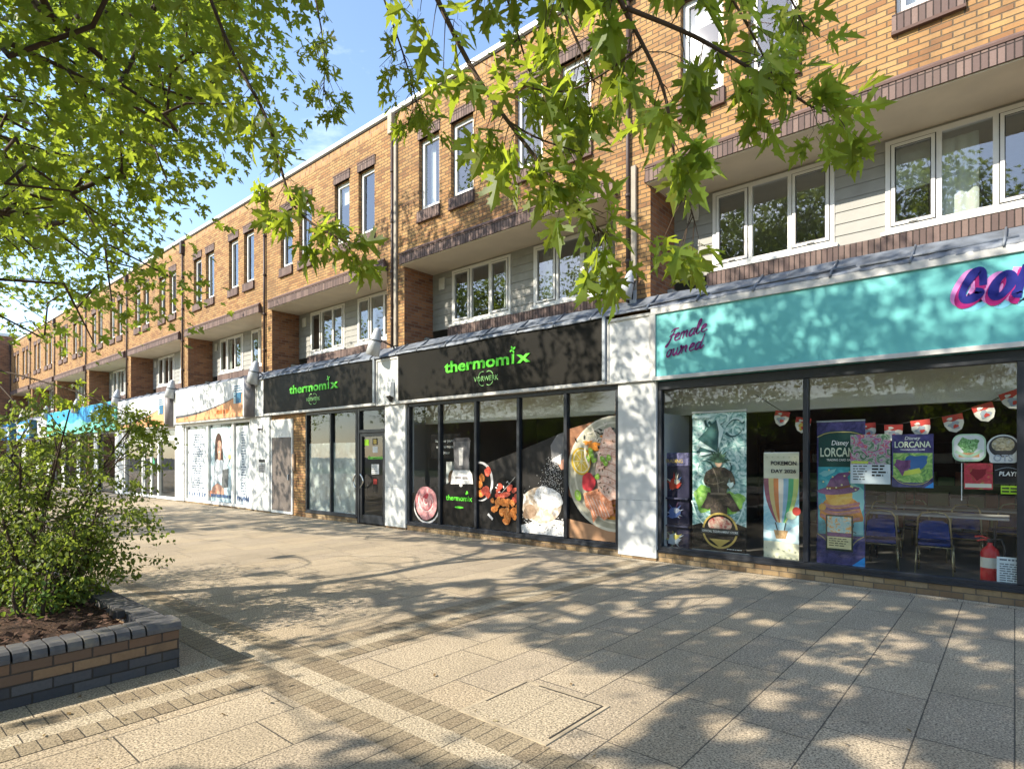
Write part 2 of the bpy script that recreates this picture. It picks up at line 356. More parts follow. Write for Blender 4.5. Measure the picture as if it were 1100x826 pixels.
# flat artwork: polygons layered a millimetre apart on a plane y = const, in (x, z)
class Art:
    def __init__(s, y, dy=-.0015): s.b = MB(); s.y = y; s.dy = dy; s.k = 0
    def layer(s): s.k += 1
    def Y(s): return s.y+s.dy*s.k
    def poly(s, pts, m): s.b.poly([(x, s.Y(), z) for x, z in pts], m); s.k += 1
    def rect(s, x0, x1, z0, z1, m): s.poly([(x0,z0),(x1,z0),(x1,z1),(x0,z1)], m)
    def disc(s, cx, cz, rx, rz, m, rot=0, n=36, a0=0, a1=2*PI, wob=0, seed=1):
        r = random.Random(seed); P = []; ph = [r.uniform(0, 6.3) for _ in range(3)]
        for i in range(n):
            a = a0+(a1-a0)*i/(n-(0 if abs(a1-a0-2*PI) < 1e-6 else 1)); k = 1+wob*(math.sin(3*a+ph[0])+.6*math.sin(5*a+ph[1])+.4*math.sin(8*a+ph[2]))
            x, z = rx*k*math.cos(a), rz*k*math.sin(a)
            P.append((cx+x*math.cos(rot)-z*math.sin(rot), cz+x*math.sin(rot)+z*math.cos(rot)))
        s.poly(P, m)
    def ribbon(s, pts, w, m, closed=False, smooth=0):
        P = [Vector(p) for p in pts]
        for _ in range(smooth):
            Q = []
            n = len(P)
            for i in range(n if closed else n-1):
                a, b = P[i], P[(i+1) % n]; Q += [a*.75+b*.25, a*.25+b*.75]
            if not closed: Q = [P[0]]+Q[1:-1]+[P[-1]]
            P = Q
        n = len(P); L = []; R = []
        for i in range(n):
            d = (P[(i+1) % n]-P[i-1]) if closed else (P[min(i+1, n-1)]-P[max(i-1, 0)])
            if d.length < 1e-9: d = Vector((1, 0))
            d.normalize(); q = Vector((-d.y, d.x))
            ww = w(i/(n-1)) if callable(w) else w
            L.append(P[i]+q*ww/2); R.append(P[i]-q*ww/2)
        V = [(p.x, s.Y(), p.y) for p in L]+[(p.x, s.Y(), p.y) for p in R]
        F = [(i, (i+1) % n, n+(i+1) % n, n+i) for i in range(n if closed else n-1)]
        s.b.mesh(V, F, m); s.k += 1
    def text(s, st, x, z, size, m, width=None, bold=0, shear=0, align='LEFT', rot=0, ext=0):
        """letters, x is the left end (or centre), z the baseline, size the cap height"""
        c = bpy.data.curves.new('t', 'FONT'); c.body = st; c.size = 1; c.offset = bold; c.shear = shear; c.resolution_u = 3
        if ext: c.extrude = ext/max(size, 1e-6)*.7
        ob = bpy.data.objects.new('t', c); COL.objects.link(ob)
        dg = bpy.context.evaluated_depsgraph_get(); dg.update()
        me = bpy.data.meshes.new_from_object(ob.evaluated_get(dg))
        V = np.array([v.co[:] for v in me.vertices]); F = [list(p.vertices) for p in me.polygons]
        bpy.data.objects.remove(ob); bpy.data.curves.remove(c); bpy.data.meshes.remove(me)
        if not len(V): return
        k = size/.73; V[:, :2] *= k; wd = V[:, 0].max()-V[:, 0].min()
        V[:, 0] -= V[:, 0].min()
        if width: V[:, 0] *= width/wd; wd = width
        if align == 'CENTER': V[:, 0] -= wd/2
        ca, sa = math.cos(rot), math.sin(rot)
        s.b.mesh([(x+a*ca-b*sa, s.Y()-(d*k if ext else 0), z+a*sa+b*ca) for a, b, d in V], F, m); s.k += 1
    def lines(s, x0, x1, z1, n, dz, m, seed=3, h=.35, ragged=.3, center=False):
        """rows of unreadably small print"""
        r = random.Random(seed)
        for i in range(n):
            z = z1-i*dz; w = (x1-x0)*(1-ragged*r.random()); x = x0+((x1-x0)-w)/2 if center else x0
            while x < x0+w-.002:
                l = min(dz*r.uniform(.6, 2.2), x0+w-x); s.b.poly([(x,s.Y(),z),(x+l,s.Y(),z),(x+l,s.Y(),z+dz*h),(x,s.Y(),z+dz*h)], m); x += l+dz*.35
        s.k += 1
    def build(s, name, parent=None, loc=None): return s.b.build(name, parent, loc)
def P(name, c, rough=.5, var=.04): return plain(name, c, rough, 0, var, 8, spec=.15)
# ------------------------------------------------------------------ ground
def sheet(name, x0, x1, y0, y1, z, m):
    b = MB(); b.poly([(x0,y0,z),(x1,y0,z),(x1,y1,z),(x0,y1,z)], m); return setting(b.build(name))
M_ASPH = mottled('asphalt', [(.3, (.040,.040,.040)), (.6, (.062,.060,.057)), (.8, (.09,.085,.08))], 40, .95, 0, 5, .2)
sheet('ground', -900, 900, -900, 900, -.02, M_ASPH)
sheet('paving', -80, 40, -32, 8.70, 0, M_SLAB)
BX = [(-4.72,-4.52,'t'), (-4.52,-4.34,'s'), (-4.34,-4.16,'t')]
BY = [(2.07,2.27,'t'), (2.27,2.45,'s'), (2.45,2.67,'t')]
for x0, x1, k in BX:
    for ya, yb in ((-32, 2.07), (2.67, 8.40)): sheet('paving_band', x0, x1, ya, yb, .004, M_SETTY if k == 't' else M_SLABY)
for y0, y1, k in BY: sheet('paving_band', -80, 40, y0, y1, .004, M_SETT if k == 't' else M_SLABB)
sheet('paving_band', -4.99, -4.72, -32, 2.07, .004, M_SLABY)
sheet('drain_strip', -56, 12, 8.40, 8.53, .005, M_SLABB)

# recessed inspection cover filled with the same paving
t = thing('inspection_cover', 'square paved inspection cover let into the sunlit paving', 'inspection cover', (-2.39, 3.03, 0))
b = MB(); b.poly([(-2.72,2.70,.006),(-2.06,2.70,.006),(-2.06,3.35,.006),(-2.72,3.35,.006)], paving('cover_infill', [(.43,.36,.255), (.44,.37,.26)], (.12,.10,.08), 2.3, 3.3, .004, .3, .6)); b.build('cover_infill', t)
b = MB(); g = plain('dark_gap', (.03,.028,.025), .9); st = plain('worn_steel', (.36,.30,.21), .9, .0, .3)
for x0, x1, y0, y1 in ((-2.745,-2.72,2.675,3.375), (-2.06,-2.035,2.675,3.375), (-2.72,-2.06,2.675,2.70), (-2.72,-2.06,3.35,3.375)):
    b.box(x0, x1, y0, y1, .0, .0075, st)
for x0, x1, y0, y1 in ((-2.074,-2.062,2.75,3.34), (-2.60,-2.08,3.335,3.345), (-2.712,-2.707,2.9,3.34)):
    b.box(x0, x1, y0, y1, .006, .009, g)
b.build('cover_frame', t)

# ------------------------------------------------------------------ terraced houses over the shops
YW, YR, YF = 8.80, 9.70, 8.48           # upper wall, recess wall, fascia
def wall_holes(b, x0, x1, z0, z1, y, dep, holes, m, mr=None, top=None):
    """front wall face with openings and their reveals; top = (z, material) changes the last course"""
    xs = sorted({x0, x1, *[h[0] for h in holes], *[h[1] for h in holes]}); zs = sorted({z0, z1, *[h[2] for h in holes], *[h[3] for h in holes]})
    for i in range(len(xs)-1):
        for j in range(len(zs)-1):
            cx, cz = (xs[i]+xs[i+1])/2, (zs[j]+zs[j+1])/2
            if any(h[0] < cx < h[1] and h[2] < cz < h[3] for h in holes): continue
            b.poly([(xs[i],y,zs[j]),(xs[i+1],y,zs[j]),(xs[i+1],y,zs[j+1]),(xs[i],y,zs[j+1])], m)
    for h in holes:
        mm = mr or m; a, c, d, e = h
        b.poly([(a,y,d),(a,y,e),(a,y+dep,e),(a,y+dep,d)], mm); b.poly([(c,y,e),(c,y,d),(c,y+dep,d),(c,y+dep,e)], mm)
        b.poly([(a,y,e),(c,y,e),(c,y+dep,e),(a,y+dep,e)], mm); b.poly([(c,y,d),(a,y,d),(a,y+dep,d),(c,y+dep,d)], mm)

def frame(b, x0, x1, z0, z1, y0, y1, w, m):
    b.box(x0, x0+w, y0, y1, z0, z1, m); b.box(x1-w, x1, y0, y1, z0, z1, m)
    b.box(x0+w, x1-w, y0+.001, y1, z0, z0+w, m); b.box(x0+w, x1-w, y0+.001, y1, z1-w, z1, m)

def curtain(x0, x1, z0, z1, y, m, parent, seed=0, name='curtain'):
    r = random.Random(seed); b = MB(); n = max(6, int((x1-x0)/.03)); ph = r.uniform(0, 6)
    V = []; F = []
    for i in range(n+1):
        x = x0+(x1-x0)*i/n; yy = y+.025*math.sin(i*1.25+ph)+.01*math.sin(i*.37)
        V += [(x, yy, z0), (x, yy*.5+y*.5, z1)]
    for i in range(n): F.append((2*i, 2*i+2, 2*i+3, 2*i+1))
    b.mesh(V, F, m, True); return b.build(name, parent)

def pane(x0, x1, z0, z1, y, parent, m=None, tilt=0, name='pane'):
    b = MB(); b.poly([(x0,y,z0),(x1,y+tilt,z0),(x1,y+tilt*.4,z1),(x0,y-tilt*.6,z1)], m or M_GLASSU); return b.build(name, parent)

def upper_window(house, x0, x1, z0, z1, rr, openk=0):
    y = YW+.10; b = MB()
    frame(b, x0+.004, x1-.004, z0+.004, z1-.004, y, y+.07, .05, M_WHITEP)
    frame(b, x0+.055, x1-.055, z0+.055, z1-.055, y-.012, y+.05, .045, M_WHITEP)
    frame(b, x0+.048, x1-.048, z0+.048, z1-.048, y-.004, y-.0006, .012, M_BLACK)
    w = b.build('window', house)
    pane(x0+.10, x1-.10, z0+.10, z1-.10, y+.02, w, tilt=rr.uniform(-.012, .012))
    b = MB()    # sloping bull-nosed sill of purple bricks
    b.prism([(YW-.045, z0-.245), (YW-.05, z0-.03), (YW+.10, z0+.012), (YW+.10, z0-.245)], x0-.03, x1+.03, M_SOLD)
    b.box(x0-.035, x1+.035, YW-.06, YW+.02, z0-.285, z0-.248, plain('sill_foot', (.10,.06,.05), .8))
    b.build('sill', w)
    b = MB(); b.box(x0-.03, x1+.03, YW-.022, YW+.05, z1, z1+.205, M_SOLD); b.box(x0-.04, x1+.04, YW-.032, YW+.05, z1+.207, z1+.235, plain('sill_foot', (.10,.06,.05), .8))
    b.build('lintel', w)
    k = rr.random()
    if k < .35: curtain(x0+.08, x0+.08+(x1-x0-.16)*rr.uniform(.3, .5), z0+.1, z1-.06, y+.16, M_CURT, w, rr.random())
    elif k < .5:
        b = MB(); b.box(x0+.07, x1-.07, y+.11, y+.12, z1-.08-(z1-z0)*rr.uniform(.2, .5), z1-.07, M_CURT); b.build('blind', w)

def low_window(house, x0, x1, z0, z1, rr, style):
    y = YR-.03; b = MB(); W_ = x1-x0; m1, m2 = x0+W_*.335, x0+W_*.665
    frame(b, x0, x1, z0, z1, y, y+.08, .07, M_WHITEP)
    for m in (m1, m2): b.box(m-.035, m+.035, y+.002, y+.078, z0+.07, z1-.07, M_WHITEP)
    b.box(x0-.05, x1+.05, y-.05, y+.02, z0-.05, z0-.002, M_WHITEP)
    w = b.build('window', house)
    for a, c, k in ((x0+.072, m1-.037, 0), (m2+.037, x1-.072, 1)):
        b = MB(); frame(b, a, c, z0+.072, z1-.072, y-.018, y+.03, .045, M_WHITEP)
        b.box((a+c)/2-.05, (a+c)/2+.05, y-.04, y-.02, z0+.085, z0+.105, M_WHITEP); frame(b, a-.012, c+.012, z0+.060, z1-.060, y-.0035, y-.0005, .016, M_BLACK); frame(b, a+.043, c-.043, z0+.115, z1-.115, y-.0205, y-.019, .010, M_BLACK)
        pane(a+.045, c-.045, z0+.117, z1-.117, y+.01, w, tilt=rr.uniform(-.008, .008)); b.build('casement', w)
    pane(m1+.035, m2-.035, z0+.07, z1-.07, y+.03, w, tilt=rr.uniform(-.008, .008))
    yc = y+.22
    if style == 'left': curtain(x0+.08, x0+W_*.3, z0+.05, z1-.05, yc, M_CURT, w, rr.random())
    if style == 'half':
        curtain(m1+.02, m1+.02+W_*.22, z0+.05, z1-.10, yc, M_CURT, w, rr.random())
        b = MB(); b.box(x0+.1, m1-.05, yc-.02, yc-.01, z0+.62, z1-.06, M_CURT); b.build('blind', w)
    if style == 'both':
        for a, c in ((x0+.08, x0+W_*.22), (x1-W_*.2, x1-.08)): curtain(a, c, z0+.05, z1-.05, yc, M_CURTD if rr.random() < .4 else M_CURT, w, rr.random())

STYLES = {0: ('', 'half'), 1: ('both', 'left')}
def house(x0, x1, label, k):
    rr = random.Random(100+k); s = (x1-x0)/6.3; X = lambda d: x0+d*s
    h = thing('terraced_house', label, 'house', ((x0+x1)/2, YW, 0), 'brick houses of the terrace above the shops')
    ra, rb = X(.41), X(6.05)
    wins = [(X(.93), X(1.61)), (X(1.98), X(2.66)), (X(3.80), X(4.48)), (X(4.88), X(5.56))]
    WZ0, WZ1 = 7.25, 8.86
    b = MB()
    holes = [(a, c, WZ0, WZ1) for a, c in wins]
    wall_holes(b, x0, x1, 6.12, 9.57, YW, .12, holes, M_BRICK)
    b.poly([(x0,YW,9.57),(x1,YW,9.57),(x1,YW,9.80),(x0,YW,9.80)], M_SOLDB)
    for p0, p1 in ((x0, ra), (rb, x1)): b.poly([(p0,YW,0),(p1,YW,0),(p1,YW,6.12),(p0,YW,6.12)], M_BRICK)
    b.poly([(ra,YW,4.0),(ra,YR,4.0),(ra,YR,6.12),(ra,YW,6.12)], M_BRICKB); b.poly([(rb,YR,4.0),(rb,YW,4.0),(rb,YW,6.12),(rb,YR,6.12)], M_BRICKB)  # recess side walls take a browner brick, their shade put into its colour
    # party walls, floors and back of the rooms
    b.box(x0+.02, x1-.02, 15.9, 16.0, 0, 9.75, M_INT)
    for px in (x0+.01, x1-.09): b.box(px, px+.08, YR+.03, 15.9, 4.3, 9.6, M_INT)
    b.box(x0+.1, x1-.1, YR+.02, 15.9, 6.35, 6.6, M_CEIL); b.box(x0+.1, x1-.1, YW+.14, 15.9, 6.605, 6.62, M_FLOORI)
    b.box(x0, x1, YW+.02, 16.0, 4.10, 4.24, M_CEIL)
    for a, c in ((x0+.1, X(.93)-.05), (X(2.66)+.05, X(3.80)-.05), (X(5.56)+.05, x1-.1)): b.box(a, c, YW+.14, YW+.24, 6.65, 9.5, M_INT)
    b.box(X(2.9), X(3.0), YW+.24, 15.8, 6.63, 9.6, M_INT)
    b.build('wall', h)
    b = MB(); b.box(x0, x1, YW+.02, 16.05, 9.60, 9.79, plain('flat_roof', (.10,.10,.10), .9)); b.build('roof', h)
    b = MB(); b.prism([(YW-.05, 9.83), (YW-.05, 9.93), (YW+.25, 9.95), (YW+.25, 9.82), (YW-.03, 9.82)], x0+.012, x1-.012, M_COPING)
    b.box(x0, x1, YW-.025, YW+.02, 9.79, 9.818, plain('coping_shadow_gap', (.05,.045,.04), .9)); b.build('coping', h)
    # soffit over the recess and the hipped band of purple bricks that edges it
    b = MB(); b.box(ra-.02, rb+.02, YW-.10, YR+.02, 6.10, 6.118, M_CREAM); b.build('soffit', h)
    b = MB(); q = .16; y0, z0, z1 = YW-.125, 6.119, 6.36
    A = [(ra-.05, y0, z0), (rb+.05, y0, z0), (rb+.05-.02, y0, z1), (ra-.05+.02, y0, z1)]
    b.poly(A, M_SOLD)
    top = [(ra+.10, YW+.001, z1+.11), (rb-.10, YW+.001, z1+.11)]
    cap = plain('band_capping', (.12,.08,.072), .7, var=.25)
    b.poly([A[3], A[2], top[1], top[0]], cap)
    b.poly([(ra-.05, y0, z0), A[3], top[0], (ra-.05, YW+.001, z0)], cap); b.poly([A[2], (rb+.05, y0, z0), (rb+.05, YW+.001, z0), top[1]], cap)
    b.poly([(ra-.05, y0, z0), (ra-.05, YW, z0), (rb+.05, YW, z0), (rb+.05, y0, z0)], cap)
    b.box(ra-.045, rb+.045, y0-.012, y0+.004, z1-.022, z1+.012, plain('sill_foot', (.10,.06,.05), .8))
    b.build('brick_band', h)
    # recess: weatherboards, plinth, windows
    w1 = (X(1.10), X(2.93)); w2 = (X(3.57), X(5.38)); z0, z1 = 4.79, 6.06
    b = MB(); nb = 8; zz = 4.72; hb = (6.105-zz)/nb
    for seg in ((ra, w1[0]), (w1[1], w2[0]), (w2[1], rb)):
        for i in range(nb):
            za = zz+i*hb; b.prism([(YR-.020, za+.004), (YR-.008, za+hb+.002), (YR+.03, za+hb+.002), (YR+.03, za+.004)], seg[0]+.002, seg[1]-.002, M_SIDING)
    for a, c in (w1, w2):
        b.box(a, c, YR+.0, YR+.03, z1, 6.105, M_SIDING); b.box(a, c, YR+.0, YR+.03, zz, z0-.05, M_SIDING)
    b.build('weatherboarding', h)
    b = MB(); b.box(ra+.62*s, rb-.01, YR-.10, YR+.01, 4.245, 4.72, M_SOLD); b.build('plinth', h)
    b = MB(); b.box(ra+.01, ra+.10, YR-.30, YR-.12, 4.245, 4.52, plain('meter_box', (.40,.40,.38), .6)); b.build('meter_box', h); b = MB(); b.box(ra+.25, ra+.45, YR-.05, YR-.021, 5.68, 5.96, plain('vent_box', (.52,.51,.46), .6)); b.build('vent', h)
    st = STYLES.get(k, (rr.choice(['', 'both', 'left']), rr.choice(['', 'half', 'left', 'both'])))
    low_window(h, *w1, z0, z1, rr, st[0]); low_window(h, *w2, z0, z1, rr, st[1])
    for a, c in wins: upper_window(h, a, c, WZ0, WZ1, rr)
    # lead flashing from wall to fascia, with rolls
    b = MB(); n = 90; V = []; F = []; prof = [(YF-.03, 3.975), (YF-.035, 4.01), (YF+.03, 4.05), (YF+.14, 4.13), (YW-.03, 4.245), (YW+.0, 4.27)]
    ro = random.Random(k+5)
    for i in range(n+1):
        x = x0+(x1-x0)*i/n
        for j, (y, z) in enumerate(prof):
            V.append((x, y+ro.uniform(-.006, .006), z+ro.uniform(-.008, .008)*(1 if 0 < j < 5 else .4)+.010*math.sin(x*2.3+j)))
    m = len(prof)
    for i in range(n):
        for j in range(m-1): F.append((i*m+j, (i+1)*m+j, (i+1)*m+j+1, i*m+j+1))
    b.mesh(V, F, M_LEAD, True)
    for i in range(7):
        x = x0+(i+.5)*(x1-x0)/7+ro.uniform(-.1, .1)
        b.tube([(x, YF-.045, 3.97), (x+.01, YF-.03, 4.03), (x+.015, YF+.14, 4.15), (x+.02, YW-.01, 4.275)], [.012, .017, .017, .014], M_LEAD, 6)
    xx = x0+ro.uniform(0, .8)
    while xx < x1-1.3:
        l = ro.uniform(1.2, 1.9); b.tube([(xx, YF+.02, 4.062), (min(xx+l, x1), YF+.05, 4.085+ro.uniform(-.01, .01))], .016, M_LEAD, 6); xx += l+.05
    b.poly([(x0, YW, 4.246), (x1, YW, 4.246), (x1, YR, 4.26), (x0, YR, 4.26)], M_LEAD)
    b.build('lead_flashing', h)
    # dark drainpipe with hopper, and pale trunking beside it
    b = MB(); px = x0+.02
    b.tube([(px, YW-.05, 9.3), (px, YW-.05, 4.25)], .034, M_DARKPIPE, 10)
    for z in (8.4, 7.2, 6.0, 4.9): b.tube([(px, YW-.05, z), (px, YW-.05, z+.06)], .045, M_DARKPIPE, 10); b.box(px-.06, px+.06, YW-.03, YW+.0, z+.01, z+.05, M_DARKPIPE)
    b.box(px-.09, px+.07, YW-.13, YW-.003, 9.30, 9.78, M_PALEPIPE if k in (1, 9) else M_DARKPIPE, .01)
    b.build('drainpipe', h)
    if k in (0, 1):
        b = MB(); b.box(px+.06, px+.15, YW-.06, YW-.002, 4.28, 6.50 if k == 0 else 9.2, M_PALEPIPE, .008); b.build('trunking', h)
    return h
XS = [-4.95, -11.25, -17.5, -23.85, -30.15, -36.5, -42.9, -49.2, -55.5]
HL = ['brick house over the turquoise shop sign with white windows and a curtained panel', 'brick house over the wider black sign, beside the pale rainwater hopper',
      'brick house over the narrower black sign, dappled by leaf shadow', 'brick house over the long white and orange sign beside the black one', 'brick house over the farther white and orange sign',
      'sunlit brick house over the near end of the teal and green sign', 'sunlit brick house over the far end of the teal and green sign', 'far brick house over the nearer blue box sign', 'farthest brick house of the terrace, against the tall side wall']
for k in range(8): house(XS[k+1] if k else XS[1], XS[k], HL[k+1], k+1)
house(-4.95, 1.35, HL[0], 0)
house(1.35, 7.65, 'brick terraced house at the right end beyond the turquoise sign', 9)

# the block standing out at the far end of the terrace
t = thing('end_block', 'tall plain brown brick side wall closing the far end of the terrace', 'building', (-60, 6, 0))
b = MB(); b.box(-66, -55.6, 1.5, 20, 0, 10.4, M_BRICKB); b.build('wall', t)
b = MB(); b.box(-66.1, -55.5, 1.4, 20.1, 10.401, 10.6, M_COPING); b.build('coping', t)

# cone spot lamps on brackets over the fascias
def spot(px, x, y, z, size, label):
    t = thing('wall_spotlight', label, 'lamp', (x, y, z), 'spot lamps over the shop signs')
    b = MB(); r = .15*size; ax = Vector((.22, .10, 1))
    grey = plain('grey_lamp_paint', (.44,.47,.50), .45, .1, .10)
    b.lathe([(.0, .62*size), (.05*size, .60*size), (.085*size, .52*size), (.125*size, .34*size), (.128*size, .33*size), (r, .0), (r*.93, .0), (.10*size, .3*size), (0, .3*size)], (x, y, z), grey, 20, ax); b.build('lamp_shade', t)
    b = MB(); b.lathe([(.131*size, .315*size), (.137*size, .315*size), (.137*size, .345*size), (.128*size, .345*size)], (x, y, z), plain('lamp_band', (.10,.11,.12), .5), 20, ax)
    b.build('band', t)
    b = MB(); b.lathe([(0, .10*size), (.05*size, .10*size), (.06*size, .16*size), (.03*size, .26*size)], (x, y, z), plain('lamp_glass', (.35,.33,.28), .2), 14, ax); b.build('bulb', t)
    b = MB(); zz = z+.33*size; b.tube([(x+.02, y+.01, zz), (x+.15, y+.08, zz+.02), (px+.1, YW-.09, zz-.10), (px+.1, YW-.065, zz-.25)], .018, M_BLACK, 8)
    b.box(px+.05, px+.17, YW-.08, YW-.062, zz-.45, zz-.1, grey); b.build('bracket', t)
LB = ['grey cone spotlight beside the leaf tip, over the turquoise shop', 'grey cone spotlight over the white panel between the two black signs', 'grey cone spotlight where the narrower black sign meets the orange one',
      'grey cone spotlight at the near end of the farther orange sign', 'grey cone spotlight between farther orange sign and teal sign', 'small grey cone spotlight over the middle of the teal sign', 'small grey cone spotlight where the teal sign ends', 'far pale cone spotlight over the blue box sign', ]
for i, (px, lx, ly, lz, sz) in enumerate([(-4.93, -4.88, 8.56, 4.27, .74), (-11.23, -11.28, 8.22, 4.00, 1.05), (-17.48, -17.45, 8.35, 3.85, 1.15), (-23.83, -23.85, 8.30, 3.85, 1.1), (-30.13, -30.1, 8.3, 3.9, 1.2), (-36.5, -36.5, 8.3, 3.9, 1.2), (-42.9, -42.9, 8.3, 3.9, 1.2), (-49.2, -49.2, 8.3, 3.9, 1.2)]):
    spot(px, lx, ly, lz, sz, LB[i])
# ------------------------------------------------------------------ shopfronts
YP, YG = 8.53, 8.64         # pillar face, glass
def room(x0, x1, parent, y1=14.5, zc=2.9, floor=.12, wall=None, back=None, ceil=None, fl=None):
    b = MB(); w = wall or M_INT; yb = 8.70
    b.poly([(x0,yb,floor),(x1,yb,floor),(x1,y1,floor),(x0,y1,floor)], fl or M_FLOORI)
    b.poly([(x0,yb,zc),(x0,y1,zc),(x1,y1,zc),(x1,yb,zc)], ceil or M_CEIL)
    b.poly([(x0,yb,floor),(x0,y1,floor),(x0,y1,zc),(x0,yb,zc)], w); b.poly([(x1,yb,floor),(x1,yb,zc),(x1,y1,zc),(x1,y1,floor)], w)
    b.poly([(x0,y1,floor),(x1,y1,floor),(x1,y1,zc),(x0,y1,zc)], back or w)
    return b.build('interior', parent)
def shop_frame(xs, z0, z1, hdr, m, parent, mw=.06, y0=8.58, y1=8.68):
    """mullions at xs with bottom rail and header"""
    b = MB(); a, c = xs[0], xs[-1]
    b.box(a, c, y0, y1, z0, z0+.075, m, .006); b.box(a-.0, c+.0, y0-.03, y0-.001, z0-.012, z0+.02, m)
    b.box(a, c, y0, y1, z1-hdr, z1, m, .006)
    for i, x in enumerate(xs):
        x0, x1 = (x, x+mw) if i == 0 else ((x-mw, x) if i == len(xs)-1 else (x-mw/2, x+mw/2))
        b.box(x0, x1, y0-.008, y1-.002, z0+.076, z1-hdr-.001, m, .006)
    f = b.build('window_frame', parent)
    for i in range(len(xs)-1): pane(xs[i]+.02, xs[i+1]-.02, z0+.03, z1-hdr*.5, YG, f, M_GLASS)
    return f
def low_wall(x0, x1, z1, parent):
    b = MB(); b.box(x0, x1, 8.575, 8.80, 0, z1, M_LOWB); return b.build('low_wall', parent)
def pillar(x0, x1, zt, parent, zb=.05):
    b = MB(); zs = .95
    b.box(x0, x1, YP, 8.79, zb, zs, M_PANEL, .004); b.box(x0, x1, YP, 8.79, zs+.006, zt, M_PANEL, .004)
    b.box(x0+.01, x1-.01, YP+.02, 8.78, 0, zb, M_LOWB); b.box(x0+.006, x1-.006, YP+.004, 8.78, zs-.001, zs+.007, M_ALU)
    return b.build('pillar', parent)
def trim_frame(b, x0, x1, z0, z1, y, w, m, d=.03):
    b.box(x0, x1, y-d, y+.03, z1-w, z1, m, .004); b.box(x0, x1, y-d, y+.03, z0, z0+w*.6, m, .004)
    b.box(x0, x0+w*.8, y-d+.001, y+.03, z0+w*.6, z1-w, m); b.box(x1-w*.8, x1, y-d+.001, y+.03, z0+w*.6, z1-w, m)
def cover_panel(x0, x1, z0, z1, parent):
    b = MB(); b.box(x0, x1, YF+.02, 8.79, z0, z1, M_PANEL, .004); trim_frame(b, x0, x1, z0, z1, YF+.02, .05, M_TRIM, .02)
    return b.build('cladding_panel', parent)

# ---- the game shop under the turquoise sign
A = thing('game_shop', 'game shop with a long turquoise sign and a big dark framed window', 'shopfront', (-1.2, 8.6, 0))
XA0, XA1 = -4.30, 1.90
low_wall(XA0, XA1, .155, A)
shop_frame([XA0, -2.14, .05, XA1], .165, 2.84, .13, M_DARKF, A, .065)
b = MB(); b.box(-4.36, 2.0, YF, 8.79, 2.85, 3.985, M_TURQ); b.build('fascia', A)
b = MB(); trim_frame(b, -4.36, 2.0, 2.85, 3.985, YF, .10, M_TRIM, .03)
b.build('fascia_trim', A)
cover_panel(-5.18, -4.362, 2.86, 3.94, A); pillar(-4.99, -4.302, 2.858, A)
pillar(1.91, 2.45, 2.85, A)
b = MB(); b.box(2.46, 7.6, 8.56, 8.79, 0, 3.98, M_BRICKB); b.build('side_wall', A)
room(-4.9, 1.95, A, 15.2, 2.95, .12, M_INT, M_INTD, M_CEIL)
b = MB(); b.box(-4.85, 1.9, 9.35, 9.5, 2.35, 2.94, M_CEIL); b.build('bulkhead', A)
b = MB(); b.box(-4.30, -4.275, 8.70, 9.7, .125, 2.35, M_PANEL); b.build('window_return', A)
# lettering on the fascia
PUR = P('sign_purple', (.14,.02,.13)); NAVY = P('sign_navy', (.012,.016,.17)); PINK = P('sign_pink', (.62,.25,.56)); MAG = P('sign_magenta', (.33,.015,.15)); SKYB = P('sign_pale_blue', (.18,.50,.66))
a = Art(YF-.002, -.0008)
GL = {'f': [[(.75,1.72),(.5,1.0),(.35,.2),(.12,-.45),(-.1,-.4),(.1,.0)], [(.2,1.4),(.6,1.72),(1.15,1.62)], [(.15,.82),(.5,.95),(.85,.98)]],
 'e': [[(0,.42),(.45,.6),(.52,.92),(.28,1.0),(.04,.7),(.06,.22),(.32,.0),(.75,.28)]],
 'm': [[(.0,1.0),(-.02,.0)], [(.0,.6),(.25,1.0),(.38,.85),(.34,.0)], [(.36,.6),(.62,1.0),(.76,.85),(.72,.15),(.92,.1)]],
 'a': [[(.55,.85),(.3,1.0),(.02,.62),(.05,.1),(.3,.02),(.55,.5),(.6,1.0)], [(.6,1.0),(.55,.15),(.78,.1)]],
 'l': [[(.0,.25),(.35,1.2),(.36,1.8),(.14,1.8),(.04,1.1),(.06,.2),(.28,.0),(.55,.3)]],
 'o': [[(.3,1.0),(.03,.7),(.05,.15),(.3,.0),(.55,.35),(.5,.85),(.3,1.0),(.55,.82),(.75,.95)]],
 'w': [[(.0,1.0),(.0,.2),(.2,.0),(.42,.4),(.46,1.0)], [(.45,.6),(.5,.1),(.72,.0),(.95,.5),(.92,1.05),(.75,1.1),(.85,.8),(1.1,.8)]],
 'n': [[(.0,1.0),(-.02,.0)], [(.0,.6),(.28,1.0),(.42,.85),(.38,.15),(.6,.1)]],
 'd': [[(.55,.85),(.3,1.0),(.02,.62),(.05,.1),(.3,.02),(.55,.5),(.75,1.9)], [(.68,1.4),(.56,.15),(.75,.05),(1.0,.45)]]}
def script(st, x, z, size, m, rise=0, wd=.14, adv=None):
    for ch in st:
        for s in GL[ch]:
            a.ribbon([(x+(u+.26*v)*size*1.12, z+v*size+rise*(u*size)) for u, v in s], lambda t: size*wd*(.7+.6*math.sin(PI*t)), m, smooth=2)
        step = {'m': 1.02, 'w': 1.12, 'l': .58, 'f': .85, 'e': .72}.get(ch, .78)*size*1.16; x += step; z += rise*step
script('female', -4.10, 3.405, .118, PUR, .17, .19); script('owned', -4.11, 3.19, .118, PUR, .13, .19)
a.build('lettering', A); a = Art(YF-.002, -.0008)
Gs = [(-.27,3.581),(-.27,3.729),(-.301,3.759),(-.355,3.735),(-.419,3.632),(-.465,3.513),(-.442,3.439),(-.373,3.445),(-.31,3.485),(-.283,3.52),(-.342,3.537)]
